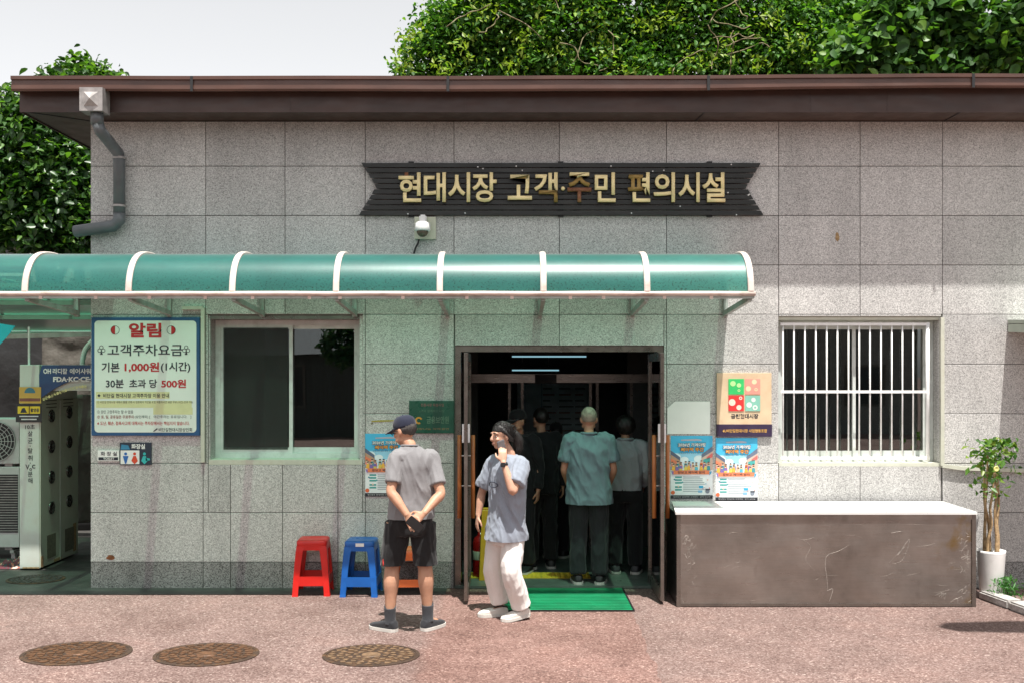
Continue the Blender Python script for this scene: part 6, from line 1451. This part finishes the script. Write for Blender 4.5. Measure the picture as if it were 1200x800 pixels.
hand(bm, Jm['wrl'], (.45, -.10, -.85), (.15, -1, .0), (.9, 0, .4), .35, .95); hand(bm, Jm['wrr'], (-.78, -.28, -.55), (-.1, .95, -.3), (-.4, 0, .9), .5, .95)
for a, dd in (('anl', (-.80, .45, 0)), ('anr', (.62, .72, 0))):
    p0 = Vector(Jm[a]); d0 = Vector(dd).normalized(); lim(bm, [p0, p0 + Vector((0, 0, -.05)) + d0 * .02, p0 + d0 * .10 + Vector((0, 0, -.075))], [.036, .036, .025])
grow('body', bm, 0.0065, SK1, man, 3)
GREY = cloth_mat('heather_grey_jersey', (0.20, 0.195, 0.20), 0.1)
sh = tee('shirt', man, Jm, R(14), GREY, q(0, 606)[2], .74, .93, .0045, 3, slr=.066, hemw=(.196, .144), voxel=.006, slope=.25)
bm = bmesh.new(); n0 = Vector(Jm['neck']); lim(bm, [n0 + Vector((.066 * math.cos(a), .064 * math.sin(a), .008 - .006 * math.sin(a))) for a in np.linspace(0, 2 * math.pi, 15)], [.008] * 15, 8, 2); obj('neckband', bm, GREY, sh, True)
so = bottoms('shorts', man, Jm, R(8), cloth_mat('black_sport_shorts', (0.010, 0.010, 0.011), .15, .7), .93, (.100, .094, .096), q(0, 596)[2], .005, 6, .0075, (.168, .118))
bm = bmesh.new(); lim(bm, [q(450.5, 661, -.055), q(450.2, 655, -.05), q(450.8, 649, -.05)], [.006, .006, .003], 6, 2); obj('red_tab', bm, FL((0.6, 0.04, 0.03)), so, True)
SOCK = cloth_mat('charcoal_sock', (0.055, 0.06, 0.068), .2)
for a in ('anl', 'anr'):
    p0 = Vector(Jm[a]); bm = bmesh.new(); lim(bm, [p0 + Vector((0, 0, -.05)), p0 + Vector((0, -.004, .0)), p0 + Vector((0, -.01, .075)), p0 + Vector((0, -.012, .085))], [.047, .043, .046, .045], 14, 4)
    o = obj('sock', bm, SOCK, man, True)
SHOE = cloth_mat('black_knit_shoe', (0.025, 0.026, 0.03), .2); SOLEW = M('off_white_sole', (0.58, 0.56, 0.52), 0.6, 0, 0.08, 9)
shoe('shoe', man, Jm['anl'], (-.74, .50, 0), SHOE, SOLEW, .27); shoe('shoe', man, Jm['anr'], (.52, .78, 0), SHOE, SOLEW, .27)
NAVY_C = cloth_mat('navy_cap_cloth', (0.014, 0.017, 0.034), .15); cap_hat(man, Jm['head'], Rm_, .98, NAVY_C, NAVY_C)
hair_cap('hair', man, Jm['head'], Rm_, .97, M('greying_hair', (0.05, 0.045, 0.042), .6, 0, .3, 40, .004, 120, ws=False), -.028, .03, thin=.985)
face_bits(man, Jm['head'], Rm_, .98)
hp_ = Vector(Jm['head']); ff = lambda x, y, z: hp_ + Rm_ @ Vector((x, y, z)) * .98
bm = bmesh.new(); lim(bm, [ff(-.078, .0, .004), ff(-.074, .06, .010), ff(-.060, .096, .010)], [.0028] * 3, 6, 3); lim(bm, [ff(-.060, .096, .012), ff(-.034, .102, -.010), ff(-.012, .104, .008), ff(.012, .104, .008), ff(.034, .102, -.010), ff(.060, .096, .012)], [.0028] * 6, 6, 3); lim(bm, [ff(.060, .096, .010), ff(.074, .06, .010), ff(.078, .0, .004)], [.0028] * 3, 6, 3); obj('glasses', bm, MAT['black'], man, True)
ph = thing('mobile_phone', 'black mobile phone held behind the back of the man in grey', 'phone', Vector((b.x, b.y, 0)) + Vector(q(490, 608, -.262)))
bm = bmesh.new(); box(bm, -.036, .036, -.005, .005, -.066, .066); bmesh.ops.bevel(bm, geom=bm.edges[:], offset=.004, segments=2, affect='EDGES'); bmesh.ops.rotate(bm, verts=bm.verts[:], cent=(0, 0, 0), matrix=Euler((R(8), R(-48), 0)).to_matrix()); obj('case', bm, MAT['black'], ph)

# ---- the woman on the phone
PXW, PYW, SW = 592.0, 724.0, (724.0 - HZ) / H
b = gp(PXW, PYW); wo = person('woman in loose blue grey shirt and white trousers stepping out while phoning', (b.x, b.y, 0))
q = lambda px, py, y=0.0: ((px - PXW) / SW, y, (PYW - py) / SW)
Jw = dict(pelvis=q(593, 618, 0), chest=q(595, 566, 0), neck=q(597, 533, .01), head=q(588, 510, -.01), shl=q(611, 543, -.10), shr=q(578, 544, .11), ell=q(601, 571, -.25), elr=q(564, 580, .14), wrl=q(590, 538, -.20), wrr=q(560, 606, .10),
          hipl=q(601, 625, -.04), hipr=q(585, 625, .05), knl=q(599, 666, -.12), knr=q(578, 668, .06), anl=q(612, 711, -.03), anr=q(586, 710, .10))
Rw = rot_head(R(122), R(-6)); YW = R(128)
bm = bmesh.new(); torso(bm, Jw, YW, .86); head(bm, Jw['head'], Rw, .96)
arm(bm, Jw['shl'], Jw['ell'], Jw['wrl'], .92); arm(bm, Jw['shr'], Jw['elr'], Jw['wrr'], .92); leg(bm, Jw['hipl'], Jw['knl'], Jw['anl'], .92); leg(bm, Jw['hipr'], Jw['knr'], Jw['anr'], .92)
hand(bm, Jw['wrl'], (-.06, .28, .95), (.0, .95, -.25), (-.95, -.05, .1), .42, .9); hand(bm, Jw['wrr'], (-.15, -.05, -1), (.9, .3, 0), (-.3, -.9, 0), .35, .9)
for a in ('anl', 'anr'):
    p0 = Vector(Jw[a]); d0 = Vector((-.85, -.35, 0)).normalized(); lim(bm, [p0, p0 + Vector((0, 0, -.045)) + d0 * .02, p0 + d0 * .09 + Vector((0, 0, -.065))], [.034, .034, .024])
grow('body', bm, 0.0065, SK2, wo, 3)
BLUEG = cloth_mat('blue_grey_cotton', (0.245, 0.272, 0.322), .1, .9)
ts_ = tee('shirt', wo, Jw, YW, BLUEG, q(0, 631)[2], {'l': .74, 'r': .80}, .93, .0062, 8, slr=.080, hemw=(.190, .172), voxel=.006, slope=.35)
# chest print: an outlined oval and a short line, lying on the shirt
ctr = Vector(q(575, 566, 0)); fd = Vector((-math.sin(YW), math.cos(YW), 0)); rd = Vector((math.cos(YW), math.sin(YW), 0))
sp0 = Vector(Jw['chest']) + Vector((0, 0, 0.0))
bm = bmesh.new(); oo = sp0 + fd * .148 + rd * .01
tube(bm, [oo + rd * (.055 * math.cos(a)) - fd * (.012 * abs(math.cos(a)) ** 2) + Vector((0, 0, .022 * math.sin(a))) for a in np.linspace(0, 2 * math.pi, 25)], .004, 6); obj('shirt_print', bm, FL((0.05, 0.06, 0.09)), ts_, True)
WHP = cloth_mat('white_linen', (0.78, 0.74, 0.71), .05, .9)
bottoms('trousers', wo, Jw, YW, WHP, 1.95, (.094, .080, .078), q(0, 612)[2], .0042, 12, .0065, (.150, .120))
CLOG = M('white_clog_foam', (0.66, 0.62, 0.57), 0.55, 0, .06, 8)
shoe('shoe', wo, Jw['anl'], (-.86, -.42, 0), CLOG, SOLEW, .255, 7, .075, MAT['black']); shoe('shoe', wo, Jw['anr'], (-.90, -.25, 0), CLOG, SOLEW, .255, 0, .075, MAT['black'])
def pony(bm, f):
    for sx in (-1, 1): lim(bm, [f(sx * .055, .030, .075), f(sx * .076, .004, .030), f(sx * .074, -.030, -.015), f(sx * .055, -.065, -.045)], [.012, .014, .018, .022], 8, 3)
    lim(bm, [f(.0, -.085, .01), f(0, -.125, -.01), f(0, -.150, -.065), f(.01, -.145, -.14), f(.01, -.125, -.185)], [.034, .044, .050, .044, .014], 10, 4)
    pass
hair_cap('hair', wo, Jw['head'], Rw, .97, HAIRB, -.022, .06, extra=pony, thin=.985)
face_bits(wo, Jw['head'], Rw, .96)
def strands(parent, c, Rm, s, n, seed, tail=True, m=None):
    rs = np.random.RandomState(seed); f = lambda v: Vector(c) + Rm @ Vector(v) * s; bm = bmesh.new()
    for k in range(n):
        a = rs.uniform(-1.25, 1.25) * math.pi / 1.6; e = rs.uniform(0.2, 1.0 if abs(a) > .9 else .72)
        p0 = Vector((0.079 * math.sin(a) * e, 0.090 * math.cos(a) * e * (1 if abs(a) < 1.6 else .9) - .012, 0.028 + 0.094 * math.sqrt(max(0, 1 - e * e * .92))))
        sd = 1 if p0.x > 0 else -1
        p1 = Vector((p0.x * .7 + sd * .030, p0.y - .055, .055 + rs.normal(0, .012))); p2 = Vector((sd * (.070 + rs.normal(0, .006)), -.055 + rs.normal(0, .015), .005 + rs.normal(0, .02)))
        p3 = Vector((rs.normal(0, .018), -.110, -.010 + rs.normal(0, .012))); pts = [p0, p1, p2, p3] if rs.rand() < .96 else [p0, p0 + Vector((sd * .02, .022, -.03)), p0 + Vector((sd * .035, .018, -.07)), p0 + Vector((sd * .036, .0, -.12 + rs.normal(0, .02)))]
        if tail and rs.rand() < .7 and len(pts) == 4 and pts[3].y < -.1: pts += [Vector((rs.normal(0, .03), -.150 + rs.normal(0, .015), -.07)), Vector((rs.normal(0, .03), -.135 + rs.normal(0, .02), -.16 + rs.normal(0, .03)))]
        for i in range(1, len(pts)):
            q = pts[i]; d = Vector((q.x / .083, (q.y + .014) / .099, (q.z - .026) / .097))
            if d.length < 1 and i < 4: pts[i] = Vector((q.x / d.length, (q.y + .014) / d.length - .014, (q.z - .026) / d.length + .026))
        P = catmull([f(p) for p in pts], 3); tube(bm, P, [.0013 * (1 - .6 * i / len(P)) for i in range(len(P))], 4)
    return tag(obj('hair_strands', bm, m or HAIRB, parent, True), kind='stuff')
strands(wo, Jw['head'], Rw, .97, 260, 5)
w0 = Vector(Jw['wrl']); e0 = Vector(Jw['ell']); ax = (w0 - e0).normalized()
bm = bmesh.new(); tube(bm, [w0 - ax * .035, w0 - ax * .012], [.031, .030], 14); wb = obj('watch_strap', bm, MAT['black'], wo, True)
bm = bmesh.new(); box(bm, -.016, .016, -.005, .005, -.018, .018); bmesh.ops.bevel(bm, geom=bm.edges[:], offset=.003, segments=2, affect='EDGES'); bmesh.ops.translate(bm, verts=bm.verts[:], vec=w0 - ax * .022 + Vector((-.008, -.032, 0))); obj('watch_face', bm, MAT['black'], wb)
w1 = Vector(Jw['wrl']) + Vector((-.02, .0, 0))
ph = thing('mobile_phone', 'grey mobile phone held to the ear of the woman in white trousers', 'phone', Vector((b.x, b.y, 0)) + Vector(Jw['wrl']) + Vector((-.012, .075, .10)))
bm = bmesh.new(); box(bm, -.034, .034, -.005, .005, -.07, .07); bmesh.ops.bevel(bm, geom=bm.edges[:], offset=.004, segments=2, affect='EDGES'); bmesh.ops.rotate(bm, verts=bm.verts[:], cent=(0, 0, 0), matrix=Euler((R(12), R(-18), R(28))).to_matrix()); obj('case', bm, M('grey_phone_back', (0.2, 0.2, 0.21), .3), ph)

# ---- people inside the doorway
def stander(label, px, py, topy, yaw, hyaw, shirt_m, leg_m, hair, sleeve=.75, hem=.46, ease=1.0, arms='front', hemw=(.19, .135), seed=1, collar=False, skin=SK1, sole=SOLEW, shoe_m=None, voxel=.010, hpitch=-10, faced=False):
    g = gp(px, py); fz = 0.026; s_ = F / (g.y + D); hgt = (py - topy) / s_ ; k = hgt / 1.70
    # feet stand on the raised floor, so shift a little towards the viewer's ray
    t = person(label, (g.x, g.y, fz), 'people queuing inside the doorway'); cy, sy = math.cos(yaw), math.sin(yaw)
    W = lambda x, y, z: Vector((x * cy - y * sy, x * sy + y * cy, z)) * k
    J = dict(pelvis=W(0, 0, .92), chest=W(0, .0, 1.22), neck=W(0, -.01, 1.43), head=W(0, .025, 1.575), shl=W(-.175, 0, 1.365), shr=W(.175, 0, 1.365), hipl=W(-.085, 0, .90), hipr=W(.085, 0, .90), knl=W(-.10, .02, .48), knr=W(.10, .02, .48), anl=W(-.105, -.02, .085), anr=W(.105, -.02, .085))
    if arms == 'front': J.update(ell=W(-.235, .0, 1.10), elr=W(.235, .0, 1.10), wrl=W(-.20, .16, .93), wrr=W(.20, .16, .93)); hd = W(.0, .75, -.6)
    else: J.update(ell=W(-.235, -.03, 1.10), elr=W(.235, -.03, 1.10), wrl=W(-.245, .03, .86), wrr=W(.245, .03, .86)); hd = W(0, .1, -1)
    Rh = rot_head(hyaw, R(hpitch)); bm = bmesh.new(); torso(bm, J, yaw, k * .88); head(bm, J['head'], Rh, k)
    for a, sd in (('l', -1), ('r', 1)):
        arm(bm, J['sh' + a], J['el' + a], J['wr' + a], k); leg(bm, J['hip' + a], J['kn' + a], J['an' + a], k); hand(bm, J['wr' + a], hd, W(-sd, .1, 0), W(-sd * .2, .9, .3), .4, .95 * k)
        p0 = J['an' + a]; lim(bm, [p0, p0 + W(0, .02, -.05), p0 + W(0, .10, -.065)], [.036 * k, .036 * k, .025 * k])
    grow('body', bm, .008, skin, t, 3)
    tee('shirt', t, J, yaw, shirt_m, hem * k + .0 if hem > .6 else .86 * k, sleeve, k * ease, .009, seed, collar, hemw=hemw, voxel=voxel, slope=.2)
    bottoms('trousers', t, J, yaw, leg_m, 1.97, (.098 * k, .082 * k, .072 * k), 1.0 * k, .007, seed + 3, voxel, (.172 * k, .122 * k))
    for a in ('anl', 'anr'):
        dd = W(-.15 if a == 'anl' else .15, 1, 0); shoe('shoe', t, J[a], dd, shoe_m or MAT['black'], sole, .265 * k)
    if hair == 'cap': cap_hat(t, J['head'], Rh, k, BLK, BLK); hair_cap('hair', t, J['head'], Rh, k * .97, HAIRB, -.03, .03, thin=.985)
    elif hair == 'bob':
        def ex(bm, f):
            ell(bm, f(0, -.03, .015), .112 * k, .108 * k, .112 * k, Rh)
        hair_cap('hair', t, J['head'], Rh, k, HAIRB, -.05, .05, extra=ex, thin=1.06)
    elif hair == 'thin': hair_cap('hair', t, J['head'], Rh, k, M('thin_grey_hair', (0.27, 0.225, 0.18), .7, 0, .25, 30, .003, 120, ws=False), -.012, .035, thin=.965)
    else: hair_cap('hair', t, J['head'], Rh, k, HAIRB, -.03, .03)
    if faced: face_bits(t, J['head'], Rh, k)
    return t
TEALS = cloth_mat('teal_summer_shirt', (0.125, 0.19, 0.215), .08, .7, 10, .010)
stander('white haired old man in short sleeved teal shirt, seen from behind', 690, 686, 479, R(-4), R(0), TEALS, DRK, 'thin', .72, .77, 1.08, 'front', (.205, .150), 21, True, voxel=.009)
JACK = cloth_mat('pale_grey_jacket', (0.36, 0.39, 0.42), .08, .85)
stander('woman with dark bobbed hair and pale jacket right of the old man', 733, 674, 489, R(-6), R(-4), JACK, BLK, 'bob', 1.5, .9, 1.0, 'front', (.175, .125), 31, True, shoe_m=M('dark_sneaker', (.04, .04, .045), .6))
stander('man in black cap and black clothes facing out behind the phoning woman', 608, 672, 482, R(150), R(130), BLK, BLK, 'cap', 1.5, .8, 1.0, 'down', seed=41, faced=True)
stander('person in black clothes seen from behind, left of the old man', 634, 668, 480, R(10), R(25), BLK, BLK, 'short', 1.5, .8, 1.0, 'down', seed=51)
stander('shorter person in dark grey with a cap standing deepest inside', 651, 655, 497, R(-15), R(15), cloth_mat('dark_grey_cotton', (.04, .042, .045)), BLK, 'cap', 1.5, .8, 1.0, 'front', seed=61)
# ---- small things just inside the left jamb
fe = thing('fire_extinguisher', 'red fire extinguisher standing behind the left door leaf', 'fire extinguisher', (wx(563, -.42), .42, .026))
bm = bmesh.new(); lathe(bm, [(.055, 0), (.072, .012), (.074, .02), (.074, .33), (.060, .375), (.028, .40), (.024, .43)], n=22); obj('cylinder', bm, M('red_gloss_paint', (.38, .012, .012), .25), fe, True)
bm = bmesh.new(); lathe(bm, [(.0748, .17), (.0752, .172), (.0752, .25), (.0748, .252)], n=22); obj('paper_band', bm, FL((.6, .62, .5)), fe, True)
bm = bmesh.new(); bar(bm, (-.03, 0, .44), (.08, 0, .46), .02, .018); obj('valve_lever', bm, MAT['black'], fe)
bm = bmesh.new(); lim(bm, [(.02, -.02, .43), (.08, -.04, .40), (.092, -.03, .25), (.085, -.02, .12)], [.009] * 4, 8, 4); obj('hose', bm, MAT['black'], fe, True)
yb_ = thing('yellow_folding_sign', 'yellow folded floor sign leaning behind the phoning woman', 'floor sign', (wx(572, -.30), .30, .026))
MAT['yel'] = M('yellow_plastic', (.62, .36, .015), .35, 0, .12, 6)
for sg_ in (-1, 1):
    bm = bmesh.new(); prism(bm, [(-.085, sg_ * .07, 0), (.085, sg_ * .07, 0), (.06, sg_ * .006, .66), (-.06, sg_ * .006, .66)], (0, sg_ * .012, 0)); bmesh.ops.recalc_face_normals(bm, faces=bm.faces[:]); bmesh.ops.bevel(bm, geom=bm.edges[:], offset=.004, segments=1, affect='EDGES'); obj('board', bm, MAT['yel'], yb_)
bm = bmesh.new(); tube(bm, [(-.06, 0, .67), (.06, 0, .67)], .012, 8); obj('hinge', bm, MAT['yel'], yb_)
